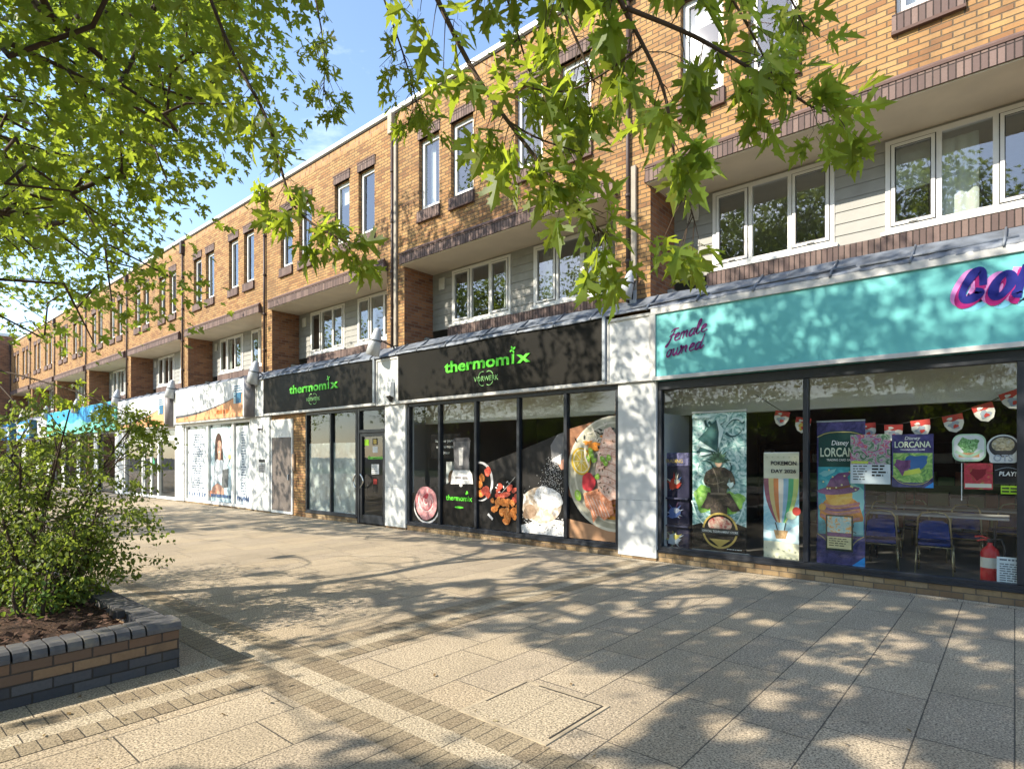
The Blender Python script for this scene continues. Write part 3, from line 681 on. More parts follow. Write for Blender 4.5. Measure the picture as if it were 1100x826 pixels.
Os = [(-.086,3.675),(-.142,3.624),(-.181,3.53),(-.181,3.451),(-.142,3.421),(-.082,3.467),(-.03,3.547),(-.018,3.622),(-.047,3.673)]
Bs = [(.10,3.74),(.075,3.62),(.035,3.49),(.012,3.425),(.06,3.42)]
def sh(p, dx, dz): return [(x+dx, z+dz) for x, z in p]
for dx, dz, m, w in ((.03, -.085, SKYB, .10), (-.062, -.012, PINK, .10), (-.045, -.020, PINK, .09), (-.030, -.052, MAG, .085), (-.018, -.032, MAG, .085)):
    for s, cl in ((Gs, 0), (Os, 1), (Bs, 0)): a.ribbon(sh(s, dx, dz), w, m, closed=bool(cl), smooth=2)
for s, cl in ((Gs, 0), (Os, 1), (Bs, 0)): a.ribbon(s, lambda t: .068+.03*math.sin(PI*t*2)**2, NAVY, closed=bool(cl), smooth=2)
a.build('lettering', A)

# ---- cookery appliance shop, wide black sign
B_ = thing('cookware_shop', 'shop with the wide black sign and food pictures on five window panes', 'shopfront', (-7.8, 8.6, 0))
XB0, XB1 = -10.46, -4.995
low_wall(XB0, XB1, .12, B_)
shop_frame([XB0, -9.40, -8.32, -7.19, -6.09, XB1], .13, 2.85, .07, M_DARKF, B_, .07)
b = MB(); b.box(-10.65, -5.245, YF, 8.79, 2.925, 3.99, M_BLACKS, .004); b.build('fascia', B_)
b = MB(); b.box(-10.67, -5.19, YF-.02, 8.60, 2.862, 2.924, M_TRIM, .005); b.box(-5.244, -5.182, YF-.045, 8.70, 2.925, 3.99, M_ALU, .006); b.build('fascia_trim', B_)
pillar(-11.22, -10.475, 2.858, B_); cover_panel(-11.50, -10.672, 2.86, 3.95, B_)
room(-10.6, -4.95, B_, 13.5, 2.95, .10, M_INT)
b = MB(); b.box(-10.55, -5.0, 9.2, 9.32, 2.42, 2.94, M_CEIL); b.build('bulkhead', B_)
def brand_sign(xl, xr, z, parent, cx):
    a = Art(YF-.006, -.002); w = xr-xl; hh = .235
    a.text('thermom', xl, z, hh, M_GREEN, w*.775, bold=.022, ext=.012)
    xi = xl+w*.815; hx = hh*.78
    a.rect(xi-.03, xi+.03, z, z+hx, M_GREEN)
    a.text('x', xl+w*.86, z, hh, M_GREEN, w*.14, bold=.022, ext=.012)
    for an in (.5, 2.1, 3.6, 5.2): a.disc(xi+.035*math.cos(an), z+hx+.085+.035*math.sin(an), .045, .021, M_GREEN, an, 14)
    a.build('lettering', parent); a = Art(YF-.006, -.002); pg = P('sign_pale_green', (.30,.62,.22))
    a.text('VORWERK', cx, z-.265, .105, pg, w*.285, bold=.006, align='CENTER')
    for dx, a0 in ((-.09, .75), (.09, .25)):
        for s in (1, -1):
            pts = [(cx+dx+.105*math.cos(t), z-.215+s*.035+s*.105*math.sin(t)) for t in [ (a0-.35+.85*i/12)*PI if dx < 0 else (a0-.15+.6*i/12)*PI for i in range(13)]]
            a.ribbon(pts, .014, pg)
    a.build('emblem', parent)
brand_sign(-9.11, -6.80, 3.42, B_, -7.93)
# pictures printed on film behind the panes
VB = P('film_black', (.010,.009,.008), .4); VG = P('film_grey', (.022,.021,.020), .4)
ICE = mottled('raspberry_ice', [(.3, (.45,.13,.15)), (.55, (.62,.30,.30)), (.75, (.75,.52,.50))], 9, .5, 1.5)
ICED = P('raspberry_dark', (.42,.05,.07)); BOWL = P('bowl_white', (.72,.70,.68)); TOM = mottled('tomato_red', [(.3, (.40,.03,.02)), (.6, (.62,.12,.07)), (.75, (.8,.42,.3))], 22, .4)
ORG_F = mottled('apricot_orange', [(.3, (.42,.09,.02)), (.55, (.70,.25,.05)), (.75, (.80,.50,.25))], 26, .4)
FLOUR = mottled('flour_white', [(.35, (.35,.34,.33)), (.5, (.72,.72,.71)), (.7, (.85,.85,.84))], 24, .8, .5, 8)
DOUGH = mottled('dough', [(.3, (.30,.22,.15)), (.5, (.48,.40,.31)), (.62, (.66,.62,.56)), (.8, (.80,.78,.74))], 9, .8, .6, 8)
PLATE = mottled('stoneware_plate', [(.3, (.30,.29,.22)), (.6, (.42,.41,.32)), (.8, (.50,.49,.40))], 5, .4); PLRIM = P('plate_rim', (.56,.54,.44))
FISH = mottled('salmon_pale', [(.3, (.52,.24,.17)), (.48, (.68,.45,.36)), (.6, (.75,.60,.50)), (.75, (.50,.33,.24))], 16, .5, 1.2, 6)
SALM = mottled('salmon_orange', [(.3, (.42,.12,.05)), (.5, (.66,.26,.13)), (.7, (.78,.42,.28))], 13, .4, 1.5, 5)
LEM = mottled('lemon', [(.3, (.50,.32,.03)), (.6, (.72,.52,.08)), (.8, (.78,.66,.28))], 30, .4); LEMR = P('lemon_rind', (.62,.40,.03)); PEA = P('pea_green', (.22,.40,.05)); RADI = P('radish_red', (.45,.04,.05))
SAUCE = mottled('broth', [(.3, (.38,.14,.02)), (.6, (.60,.28,.05)), (.8, (.75,.48,.18))], 8, .25, 2); WOODP = mottled('print_wood', [(.3, (.16,.07,.035)), (.6, (.26,.12,.06)), (.8, (.34,.18,.10))], 4, .5, 3)
CARR = P('carrot_orange', (.68,.25,.04)); RICE = mottled('rice_white', [(.4, (.45,.40,.32)), (.6, (.72,.68,.60))], 40, .6); ONI = P('onion_pale', (.70,.62,.50))
YFm = YG+.012
def film(name, label, x0, x1, draw):
    a = Art(YG-.004, -.0007); draw(a)
    o = a.build(name, None, ((x0+x1)/2, YFm+.02, .22)); return tag(o, label, 'window picture', 'food pictures in the wide shop window')
def cut(pts, x0, x1):  # clip polygon to a pane
    def clip(P_, f, inside):
        out = []
        for i in range(len(P_)):
            p, q = P_[i], P_[(i+1) % len(P_)]; a_, b_ = inside(p), inside(q)
            if a_: out.append(p)
            if a_ != b_:
                t = (f-p[0])/(q[0]-p[0]); out.append((f, p[1]+t*(q[1]-p[1])))
        return out
    P_ = clip(pts, x0, lambda p: p[0] >= x0); return clip(P_, x1, lambda p: p[0] <= x1) if P_ else P_
def ell(cx, cz, rx, rz, rot=0, n=48, wob=0, seed=1):
    r = random.Random(seed); ph = [r.uniform(0, 6.3) for _ in range(3)]; out = []
    for i in range(n):
        t = 2*PI*i/n; k = 1+wob*(math.sin(3*t+ph[0])+.6*math.sin(5*t+ph[1])+.4*math.sin(9*t+ph[2])); x, z = rx*k*math.cos(t), rz*k*math.sin(t)
        out.append((cx+x*math.cos(rot)-z*math.sin(rot), cz+x*math.sin(rot)+z*math.cos(rot)))
    return out
def p1(a):
    a.poly([(-10.38,.22),(-9.44,.22),(-9.44,.98),(-9.62,1.02),(-10.38,.83)], VG); a.disc(-9.88,.55,.42,.36,BOWL); a.disc(-9.88,.59,.40,.36,VB); a.disc(-9.89,.64,.36,.37,ICE,.2,40,wob=.02)
    sw = [(-9.89+.30*(1-t/26)*math.cos(t*.42+2.4), .68+.27*(1-t/26)*math.sin(t*.42+2.4)) for t in range(24)]
    a.ribbon(sw, .022, ICED); a.ribbon([(x+.03, z-.015) for x, z in sw], .035, P('raspberry_light', (.74,.48,.46)))
    a.disc(-9.86,.80,.10,.06,ICED,.4); a.ribbon([(-9.93,.85),(-9.83,.90),(-9.76,.82),(-9.82,.74)], .05, ICE, smooth=2)
def p2(a):
    x0, x1 = -9.355, -8.365
    a.poly([(x0,.22),(x1,.22),(x1,1.40),(-8.55,1.30),(-8.9,1.24),(x0,1.02)], VB)
    wht = P('appliance_white', (.66,.66,.65)); stl = P('appliance_steel', (.10,.10,.105), .3)
    a.poly([(-9.10,1.08),(-8.44,1.10),(-8.47,1.30),(-8.53,1.38),(-9.02,1.37),(-9.07,1.28)], wht); a.poly([(-8.98,1.38),(-8.57,1.39),(-8.52,1.98),(-9.02,1.97)], stl); a.poly([(-9.05,1.97),(-8.5,1.98),(-8.56,2.06),(-9.0,2.05)], P('appliance_lid', (.045,.045,.048)))
    a.poly([(-8.84,1.48),(-8.74,1.48),(-8.72,1.85),(-8.86,1.85)], P('appliance_window', (.40,.40,.39))); a.disc(-8.79,1.06,.05,.03,P('dial', (.55,.55,.54)))
    a.rect(-9.00,-8.54,1.16,1.27,P('display_white', (.82,.82,.80)))
    a.lines(-8.96, -8.58, 1.19, 1, .1, P('display_grey', (.25,.24,.24)), 5, .55, .05)
    a.text('thermomix', -8.85, .74, .115, M_GREEN, .78, bold=.014, align='CENTER'); a.disc(-8.84,.60,.13,.022,M_GREEN); a.disc(-8.62,.90,.035,.02,M_GREEN,.6); a.disc(-8.60,.92,.035,.02,M_GREEN,2.2)
def p3(a):
    x0, x1 = -8.285, -7.225
    a.poly([(x0,.22),(x1,.22),(x1,1.77),(x0,1.46)], VG)
    a.poly(cut(ell(-8.22,1.16,.34,.40,0), x0, x1), BOWL); rr = random.Random(4)
    a.poly(cut(ell(-8.25,1.15,.31,.37,0), x0, x1), VB)
    for i in range(9): a.poly(cut(ell(-8.25+rr.uniform(-.02,.26),1.16+rr.uniform(-.30,.30),.085,.075,rr.uniform(0,3),14,.06,i), x0, x1), TOM if rr.random() < .7 else ORG_F)
    a.disc(-7.52,.80,.42,.45,VB,0,30,wob=.05)
    for i in range(46):
        an, q = rr.uniform(0, 6.28), rr.random()**.5; x, z = -7.54+.34*q*math.cos(an), .76+.36*q*math.sin(an)
        a.poly(cut(ell(x, z, rr.uniform(.05,.085), rr.uniform(.045,.07), rr.uniform(0,3), 14, .08, i), x0, x1), ORG_F if z < .82 or rr.random() < .2 else TOM)
    for i in range(6): a.disc(-7.60+rr.uniform(-.2,.2),1.06+rr.uniform(-.1,.12),.03,.012,FLOUR,rr.uniform(0,3),10)
    a.ribbon([(-7.62,.95),(-7.27,1.27)], .012, P('fork_grey', (.35,.33,.3))); a.ribbon([(-7.98,.52),(-7.85,.42)], .05, BOWL)
def p4(a):
    x0, x1 = -7.155, -6.125
    a.poly([(x0,.22),(x1,.22),(x1,2.11),(x0,1.79)], VG); rr = random.Random(9)
    a.poly([(-6.42,1.55),(x1,1.48),(x1,2.11),(-6.32,2.05),(-6.46,1.86)], P('apron_grey', (.16,.16,.165)))
    a.poly([(-6.30,1.55),(x1,1.64),(x1,1.44),(-6.22,1.42)], P('hand_skin', (.45,.24,.17))); a.poly([(-6.44,1.60),(-6.2,1.72),(-6.24,1.52)], FLOUR)
    for i in range(420):
        t = rr.random(); x = rr.gauss(-6.42+.02*t, .05+.17*t); z = 1.62-t*.66+rr.uniform(-.04,.04)
        if x < x1-.01: a.b.poly([(x,a.Y(),z),(x+.012,a.Y(),z+.002),(x+.004,a.Y(),z+.014)], FLOUR)
    a.layer(); a.poly([(x0,.22),(x1,.22),(x1,.50),(-6.4,.52),(-6.8,.46),(x0,.36)], FLOUR)
    for i in range(160):
        x = rr.uniform(x0+.01, x1-.02); z = rr.uniform(.30,.58); a.b.poly([(x,a.Y(),z),(x+.03,a.Y(),z+.004),(x+.012,a.Y(),z+.02)], VB if rr.random() < .35 else FLOUR)
    a.layer(); a.poly(cut(ell(-6.68,.76,.47,.335,.05,50,.01), x0, x1), DOUGH); a.poly(cut(ell(-6.52,.90,.33,.20,-.15,40,.05,3), x0, x1), FLOUR); a.poly(cut(ell(-7.13,.86,.10,.10,0), x0, x1), FLOUR)
    a.poly(cut(ell(-6.95,.62,.17,.13,.5,24,.08,5), x0, x1), mottled('dough_brown', [(.3,(.20,.13,.08)),(.7,(.36,.26,.18))], 12, .8))
def p5(a):
    x0, x1 = -6.055, -5.045; C = lambda q: cut(q, x0, x1)
    a.poly([(x0,.22),(x1,.22),(x1,2.37),(x0,2.15)], WOODP); a.poly([(x0,.62),(-5.7,.5),(-5.2,.45),(x1,.40),(x1,.22),(x0,.22)], P('print_wood_light', (.40,.23,.13)))
    a.poly([(x0,.55),(x1,.42),(x1,.60),(x0,.95)], VB)
    a.poly(C(ell(-5.12,1.37,.96,.98)), PLRIM); a.poly(C(ell(-5.12,1.38,.92,.94)), PLATE); a.poly(C(ell(-5.10,1.39,.84,.86)), PLRIM); a.poly(C(ell(-5.09,1.39,.81,.83)), PLATE); a.poly(C(ell(-5.05,1.42,.66,.70)), mottled('plate_inner', [(.3,(.28,.27,.21)),(.8,(.38,.37,.29))], 4, .4))
    rr = random.Random(2)
    a.poly(C(ell(-5.10,.82,.34,.22,.2)), SAUCE)
    for i in range(5): a.poly(C(ell(-5.06+rr.uniform(-.1,.1),.70+.05*i,.26,.035,.1)), SAUCE if i % 2 else SALM)
    for i in range(40): a.poly(C(ell(-5.42+rr.gauss(0,.13),1.98+rr.gauss(0,.12),.05,.012,rr.uniform(0,3),8)), RICE if i % 3 else VB)
    for i in range(14): a.poly(C(ell(-5.45+rr.gauss(0,.10),1.86+rr.gauss(0,.07),.09,.025,rr.uniform(-.3,.6),10)), CARR)
    a.poly(C(ell(-5.76,1.58,.20,.24,.2)), LEMR); a.poly(C(ell(-5.75,1.58,.175,.21,.2)), P('lemon_pith', (.74,.66,.40))); a.poly(C(ell(-5.75,1.58,.15,.185,.2)), LEM)
    for k in range(8):
        an = k*PI/4; a.ribbon([(-5.75,1.58),(-5.75+.15*math.cos(an),1.58+.18*math.sin(an))], .012, P('lemon_pith', (.74,.66,.40)))
    a.poly(C(ell(-5.60,1.22,.14,.16,0,24,.05,7)), RADI); a.poly(C(ell(-5.82,.98,.065,.10,.3)), PEA); a.poly(C(ell(-5.83,1.0,.03,.05,.3)), P('pea_light', (.42,.58,.18)))
    a.poly([(-5.70,1.02),(-5.40,1.12),(-5.15,.95),(-5.10,.72),(-5.28,.58),(-5.40,.66),(-5.50,.52),(-5.56,.72),(-5.66,.80)], SALM)
    for i in range(6): a.ribbon([(-5.66+.07*i,1.0-.02*i),(-5.55+.07*i,.80-.02*i),(-5.48+.06*i,.64)], .016, FISH, smooth=1)
    a.poly([(-5.28,2.12),(-5.16,2.16),(x1,2.02),(x1,.95),(-5.18,.92),(-5.40,1.10),(-5.46,1.42),(-5.38,1.80)], FISH)
    for i in range(7): a.ribbon([(-5.42+.02*i,1.20+.12*i),(-5.25,1.22+.12*i),(-5.06,1.12+.13*i)], .016, P('salmon_line', (.50,.28,.20)), smooth=1)
    for i in range(22): a.disc(-5.24+rr.uniform(-.15,.16),1.45+rr.uniform(-.4,.5),.026,.010,P('herb_dark', (.10,.07,.04)),rr.uniform(0,3),8)
    for x, z in ((-5.52,1.68),(-5.60,1.62),(-5.47,1.60),(-5.54,1.76),(-5.24,1.55),(-5.30,1.62),(-5.18,1.64),(-5.40,1.32)): a.poly(C(ell(x,z,.055,.045,rr.uniform(0,3),14,.08)), PEA); a.poly(C(ell(x+.01,z+.012,.022,.018,0,10)), P('pea_light', (.42,.58,.18)))
    a.ribbon([(-5.64,1.86),(-5.66,1.66),(-5.56,1.48)], .035, ONI, smooth=2)
film('window_picture', 'window picture of a pink ice cream swirl in a bowl', -10.38, -9.44, p1)
film('window_picture', 'window picture of a food mixer above green lettering on black', -9.35, -8.36, p2)
film('window_picture', 'window picture of tomatoes and orange fruit in dark bowls', -8.28, -7.22, p3)
film('window_picture', 'window picture of a floured ball of dough under sifted flour', -7.15, -6.12, p4)
film('window_picture', 'window picture of a large plate of salmon with lemon', -6.05, -5.04, p5)
# notice and screen inside
a = Art(8.86); a.rect(-9.98,-9.03,1.62,2.16,VB)
for i, s in enumerate(('Start your journey', 'as a Thermomix', 'Advisor')): a.text(s, -9.5, 1.98-i*.13, .065, M_WHITE, None, align='CENTER')
tag(a.build('hanging_notice', None, (-9.5, 8.86, 1.62)), 'black hanging notice with white print behind the mixer picture', 'notice')
a = Art(9.3); a.rect(-9.95,-9.2,.75,1.55,P('poster_pale', (.5,.52,.52))); a.disc(-9.72,1.12,.16,.24,P('poster_hair', (.14,.08,.05)),.2); a.disc(-9.62,1.05,.11,.16,P('poster_skin', (.50,.30,.22))); a.poly([(-9.95,.75),(-9.3,.75),(-9.45,.95),(-9.7,.98)], P('poster_shirt', (.62,.62,.64)))
tag(a.build('portrait_poster', None, (-9.6, 9.3, .75)), 'pale poster of a brown haired person inside the shop', 'poster')
t = thing('display_screen', 'dark screen on the back wall behind the fruit picture', 'screen', (-7.6, 13.3, 1.4)); b = MB(); b.box(-8.3, -6.9, 13.3, 13.36, 1.4, 2.2, M_BLACK, .01); b.build('screen_case', t)
b = MB(); b.poly([(-8.25,13.298,1.45),(-6.95,13.298,1.45),(-6.95,13.298,2.15),(-8.25,13.298,2.15)], P('screen_dark', (.02,.03,.025), .15)); b.build('screen_face', t)
t = thing('shop_counter', 'dark counter standing far inside the appliance shop', 'counter', (-8.2, 12, .1)); b = MB(); b.box(-9.6, -6.8, 11.8, 12.4, .10, 1.0, M_INTD, .01); b.build('counter_body', t); b = MB(); b.box(-9.7, -6.7, 11.75, 12.45, 1.001, 1.05, M_BLACK, .01); b.build('worktop', t)

# alarm box on the white panel
t = thing('alarm_box', 'white alarm box with a black foot on the panel between the black signs', 'alarm box', (-10.92, YF-.02, 2.95))
b = MB(); b.mesh([(-11.03,YF,3.38),(-10.82,YF,3.38),(-10.82,YF,3.02),(-11.03,YF,3.02),(-11.01,YF-.08,3.36),(-10.84,YF-.08,3.36),(-10.84,YF-.09,3.06),(-11.01,YF-.09,3.06)], [(4,5,6,7),(0,1,5,4),(1,2,6,5),(2,3,7,6),(3,0,4,7)], M_WHITE); b.build('case', t)
b = MB(); b.mesh([(-11.01,YF,3.018),(-10.84,YF,3.018),(-10.92,YF,2.90),(-11.0,YF-.088,3.05),(-10.85,YF-.088,3.05),(-10.92,YF-.05,2.93)], [(3,4,5),(0,3,5,2),(1,2,5,4),(0,1,4,3)], M_BLACK); b.build('strobe', t)

# ---- the narrower unit of the same shop
C_ = thing('cookware_shop_annexe', 'shop entrance with the narrower black sign, frosted panes and glazed door', 'shopfront', (-14, 8.6, 0))
b = MB(); b.box(-16.98, -11.575, YF, 8.79, 2.935, 3.99, M_BLACKS, .004); b.build('fascia', C_)
b = MB(); b.box(-17.0, -11.51, YF-.02, 8.60, 2.872, 2.934, M_TRIM, .005); b.box(-11.574, -11.512, YF-.045, 8.70, 2.935, 3.99, M_ALU, .006); b.build('fascia_trim', C_)
cover_panel(-17.50, -17.002, 2.87, 4.0, C_)
brand_sign(-15.46, -13.06, 3.42, C_, -14.25)
b = MB(); b.box(-17.0, -14.80, 8.60, 8.79, 0, 2.87, M_BRICK); b.build('brick_wall', C_)
low_wall(-14.80, -12.40, .14, C_)
f = shop_frame([-14.80, -13.58, -12.40], .15, 2.86, .07, M_DARKF, C_, .07)
for x0, x1 in ((-14.73, -13.62), (-13.55, -12.46)): pane(x0, x1, .22, 2.02, YG+.012, f, M_FROST, name='frosted_film')
b = MB(); b.box(-12.38, -12.30, 8.575, 8.68, .03, 2.86, M_DARKF, .006); b.box(-11.30, -11.225, 8.575, 8.68, .03, 2.86, M_DARKF, .006); b.box(-12.30, -11.30, 8.576, 8.678, 2.24, 2.32, M_DARKF, .006); b.box(-12.30, -11.30, 8.577, 8.678, 2.79, 2.86, M_DARKF)
df = b.build('door_frame', C_); pane(-12.30, -11.30, 2.30, 2.80, YG, df, M_GLASS)
b = MB(); frame(b, -12.29, -11.31, .04, 2.23, 8.59, 8.66, .075, M_DARKF); b.box(-12.2, -11.4, 8.592, 8.655, .115, .24, M_DARKF)
d = b.build('glazed_door', C_); pane(-12.21, -11.39, .24, 2.15, YG-.005, d, M_GLASS)
b = MB(); stl = plain('brushed_steel', (.55,.55,.53), .25, 1, .05)
for xx, s in ((-12.19, 1), ): b.tube([(xx+.17*math.sin(PI*i/12)*s, 8.52-.03*math.sin(PI*i/12), .90+.34*i/12) for i in range(13)], .018, stl, 8); b.tube([(xx, 8.52, .90), (xx, 8.6, .90)], .014, stl, 8); b.tube([(xx, 8.52, 1.24), (xx, 8.6, 1.24)], .014, stl, 8)
b.tube([(-12.34-.10*math.sin(PI*i/12), 8.50, .88+.36*i/12) for i in range(13)], .018, stl, 8)
b.build('door_handle', d)
def sticker(lab, x, z, fn):
    a = Art(YG-.008, -.001); fn(a); tag(a.build('door_sticker', None, (x, YG, z)), lab, 'sticker', 'stickers on the glazed door')
sticker('small lime green square sticker at the top left of the glazed door', -12.07, 1.93, lambda a: a.rect(-12.16,-11.98,1.93,2.08,P('sticker_green', (.32,.62,.04))))
sticker('black and gold sticker at the top of the glazed door', -11.74, 1.95, lambda a: (a.rect(-11.84,-11.64,1.95,2.10,VB), a.rect(-11.80,-11.68,1.97,2.08,P('sticker_gold', (.5,.38,.1)))))
sticker('plain white sticker under the black and gold one on the door', -11.73, 1.76, lambda a: a.rect(-11.83,-11.63,1.76,1.91,P('sticker_white', (.62,.64,.64))))
sticker('bright green lettering across the glazed door', -11.72, 1.6, lambda a: a.text('thermomix', -11.72, 1.60, .10, M_GREEN, .62, bold=.014, align='CENTER'))
sticker('white printed notice at the middle of the glazed door', -11.73, 1.24, lambda a: (a.rect(-11.88,-11.58,1.24,1.48,P('sticker_white', (.62,.64,.64))), a.lines(-11.86,-11.62,1.44,5,.045,VB,4)))
sticker('dark sticker with red upper part, lowest on the glazed door', -11.73, .8, lambda a: (a.rect(-11.82,-11.64,.80,1.15,VB), a.rect(-11.80,-11.66,1.0,1.12,P('sticker_red', (.4,.05,.04)))))
b = MB(); tp = M_TRIM
frame(b, -16.72, -15.48, .03, 2.74, 8.565, 8.62, .07, M_PANEL); b.box(-16.65, -15.55, 8.57, 8.61, 2.22, 2.67, M_PANEL); b.build('door_surround', C_)
b = MB(); b.box(-16.64, -15.56, 8.575, 8.62, .03, 2.21, plain('brown_door_paint', (.125,.105,.092), .6, var=.12), .005); d = b.build('brown_door', C_)
b = MB(); b.box(-15.72, -15.68, 8.54, 8.574, 1.0, 1.16, M_ALU); b.build('handle', d)
b = MB(); b.box(-15.46, -15.36, 8.53, 8.598, 1.25, 1.75, plain('entry_box', (.35,.25,.17), .5), .01); b.build('entry_panel', C_)
pillar(-17.72, -16.735, 2.86, C_)
room(-14.9, -11.25, C_, 12.5, 2.95, .03, M_INT, None, M_CEIL)
# little camera and plate on that pillar
t = thing('security_camera', 'small dome camera high on the white pillar by the brown door', 'camera', (-17.2, YP-.05, 2.55)); b = MB(); b.box(-17.28, -17.12, YP-.04, YP-.001, 2.5, 2.62, M_WHITE, .01); b.build('mount', t); b = MB(); b.lathe([(0,-.05),(.05,-.04),(.06,0),(.0,.02)], (-17.2, YP-.07, 2.5), M_BLACK, 14); b.build('lens_dome', t)
a = Art(YP-.004, -.002); a.rect(-17.38,-17.0,1.50,1.58,P('plate_black', (.03,.03,.03))); a.rect(-17.38,-17.0,1.18,1.45,P('plate_grey', (.30,.31,.32))); a.lines(-17.35,-17.03,1.38,4,.055,P('plate_black', (.03,.03,.03)),8)
tag(a.build('wall_plate', None, (-17.2, YP, 1.18)), 'black and grey wall plate on the white pillar by the brown door', 'plate')

# ---- long white and orange sign, papered windows
ORNG = P('sign_orange', (.62,.31,.15)); SWG = P('sign_swoosh', (.075,.08,.085)); DKB = P('sign_logo_blue', (.04,.14,.24))
LGT = plain('light_box_white', (.56,.57,.56), .45, var=.10, scale=1.5)
def orange_sign(x0, x1, z0, z1, parent, cap=.42):
    y = YF-.14; b = MB(); b.box(x0, x1-cap, y, 8.6, z0, z1, LGT, .01); b.box(x0, x1-cap, y+.02, 8.6, z0-.05, z0-.001, M_TRIM); b.build('light_box', parent)
    b = MB(); b.tube([(x1-cap*.5, y+.12, z0-.03), (x1-cap*.5, y+.12, z1+.03)], .20, plain('end_cap_grey', (.16,.15,.16), .5), 20); b.build('end_cap', parent)
    L = x1-cap-x0; a = Art(y-.003, -.001)
    crv = [(x0+.02+L*.98*t, z0+(z1-z0)*(.17+.03*t+.42*t**2.3)) for t in [i/24 for i in range(25)]]
    V = [(x, a.Y(), z) for x, z in crv]+[(x, a.Y(), z0+.01) for x, z in crv]; n = 25
    a.b.mesh(V, [(i, n+i, n+i+1, i+1) for i in range(n-1)], ORNG); a.layer()
    a.ribbon(crv, lambda t: (.085*(1-t)+.012), SWG)
    xr = x1-cap; zh = z1-z0
    a.rect(xr-.55, xr-.16, z0+zh*.36, z0+zh*.64, DKB); a.rect(xr-.70, xr-.56, z0+zh*.36, z0+zh*.66, P('logo_pale', (.45,.6,.62)))
    a.lines(xr-.65, xr-.1, z0+zh*.80, 5, .075, DKB, 6, .5, .3)
    a.lines(xr-L*.36, xr-.9, z0+zh*.13, 1, .2, P('sign_rust', (.45,.13,.03)), 2, .6, .1)
    a.build('sign_print', parent)
D_ = thing('papered_shop', 'white shop with the near orange sign and windows papered with a picture', 'shopfront', (-20.3, 8.6, 0))
orange_sign(-23.35, -17.52, 2.90, 4.08, D_)
b = MB(); b.box(-23.9, -17.5, YF, 8.79, 2.86, 4.0, M_PANEL); b.build('fascia_board', D_)
b = MB(); wf = M_WHITEP
for x0, x1 in ((-23.9, -23.1), (-17.95, -17.73)): b = MB(); b.box(x0, x1, YP, 8.79, .05, 2.85, M_PANEL); b.build('pillar', D_)
b = MB(); frame(b, -23.09, -17.96, .06, 2.84, 8.56, 8.66, .09, wf)
for x in (-21.14, -19.22): b.box(x-.06, x+.06, 8.562, 8.658, .15, 2.75, wf)
f = b.build('window_frame', D_)
for x0, x1 in ((-23.0,-21.2),(-21.08,-19.28),(-19.16,-18.05)): pane(x0, x1, .15, 2.75, YG, f, M_GLASS)
room(-23.8, -17.8, D_, 11, 2.95, .05, M_INT)
low_wall(-23.95, -17.74, .05, D_)
PAP = plain('paper_pale_blue', (.60,.65,.67), .7, var=.06, scale=1.5); INK = P('paper_ink', (.10,.14,.20))
def list_sheet(x0, x1, label, seed):
    a = Art(YG-.004, -.001); a.rect(x0, x1, .16, 2.66, PAP); a.lines(x0+.35, x1-.35, 2.42, 24, .085, INK, seed, .5, .45, True)
    r = random.Random(seed)
    for i in range(7): xx = x0+.12+i*(x1-x0-.2)/7; a.disc(xx, .33, .05, .09, P('paper_deep_ink', (.06,.10,.20)), r.uniform(-.5,.5), 12, wob=.2, seed=i)
    tag(a.build('window_sheet', None, ((x0+x1)/2, YG+.02, .16)), label, 'window sheet')
list_sheet(-22.98, -21.22, 'pale printed list left of the poster woman', 11); list_sheet(-19.14, -18.06, 'pale printed list right of the poster woman', 17)
a = Art(YG-.004, -.001); a.rect(-21.06,-19.30,.16,2.66,plain('poster_sky', (.40,.52,.56), .7, var=.25, scale=1.2))
SK = P('print_skin', (.50,.28,.20)); HR = P('print_hair', (.06,.03,.02)); TP = P('print_top', (.66,.70,.72))
a.poly(ell(-20.42,2.05,.27,.42,.05,30,.03,2), HR); a.poly([(-20.72,2.0),(-20.12,1.95),(-20.02,1.35),(-20.25,1.2),(-20.68,1.25)], HR)
a.poly([(-20.88,.85),(-19.95,.80),(-19.90,1.3),(-20.12,1.55),(-20.55,1.58),(-20.82,1.4)], TP); a.poly([(-20.48,1.55),(-20.26,1.55),(-20.28,1.85),(-20.46,1.85)], SK)
a.poly(ell(-20.36,1.96,.175,.255,.05,30), SK); a.poly([(-20.55,2.1),(-20.42,2.28),(-20.2,2.15),(-20.28,2.32),(-20.5,2.34)], HR)
a.disc(-20.42,2.0,.025,.014,HR); a.disc(-20.29,2.0,.025,.014,HR); a.ribbon([(-20.42,1.84),(-20.36,1.81),(-20.29,1.845)], .03, M_WHITE, smooth=1)
a.ribbon([(-20.78,1.35),(-20.85,.95),(-20.50,.72)], .15, TP, smooth=2); a.poly([(-20.98,.42),(-19.98,.40),(-20.05,.66),(-20.5,.78),(-20.9,.62)], SK); a.poly([(-20.16,.62),(-19.72,.66),(-19.66,1.28),(-20.10,1.22)], P('print_laptop', (.11,.12,.12)))
a.ribbon([(-19.95,1.3),(-19.72,1.5),(-19.62,1.62)], .12, TP, smooth=1); a.disc(-19.58,1.66,.10,.08,P('print_cup', (.62,.50,.20)))
a.disc(-20.9,.42,.35,.10,P('print_sofa', (.42,.20,.13)),.1,20,wob=.1)
a.lines(-21.0, -19.4, .30, 1, .2, P('paper_deep_ink', (.06,.10,.20)), 5, .5, .1)
tag(a.build('window_poster', None, (-20.2, YG+.02, .16)), 'tall window poster of a dark haired person holding a laptop', 'poster')

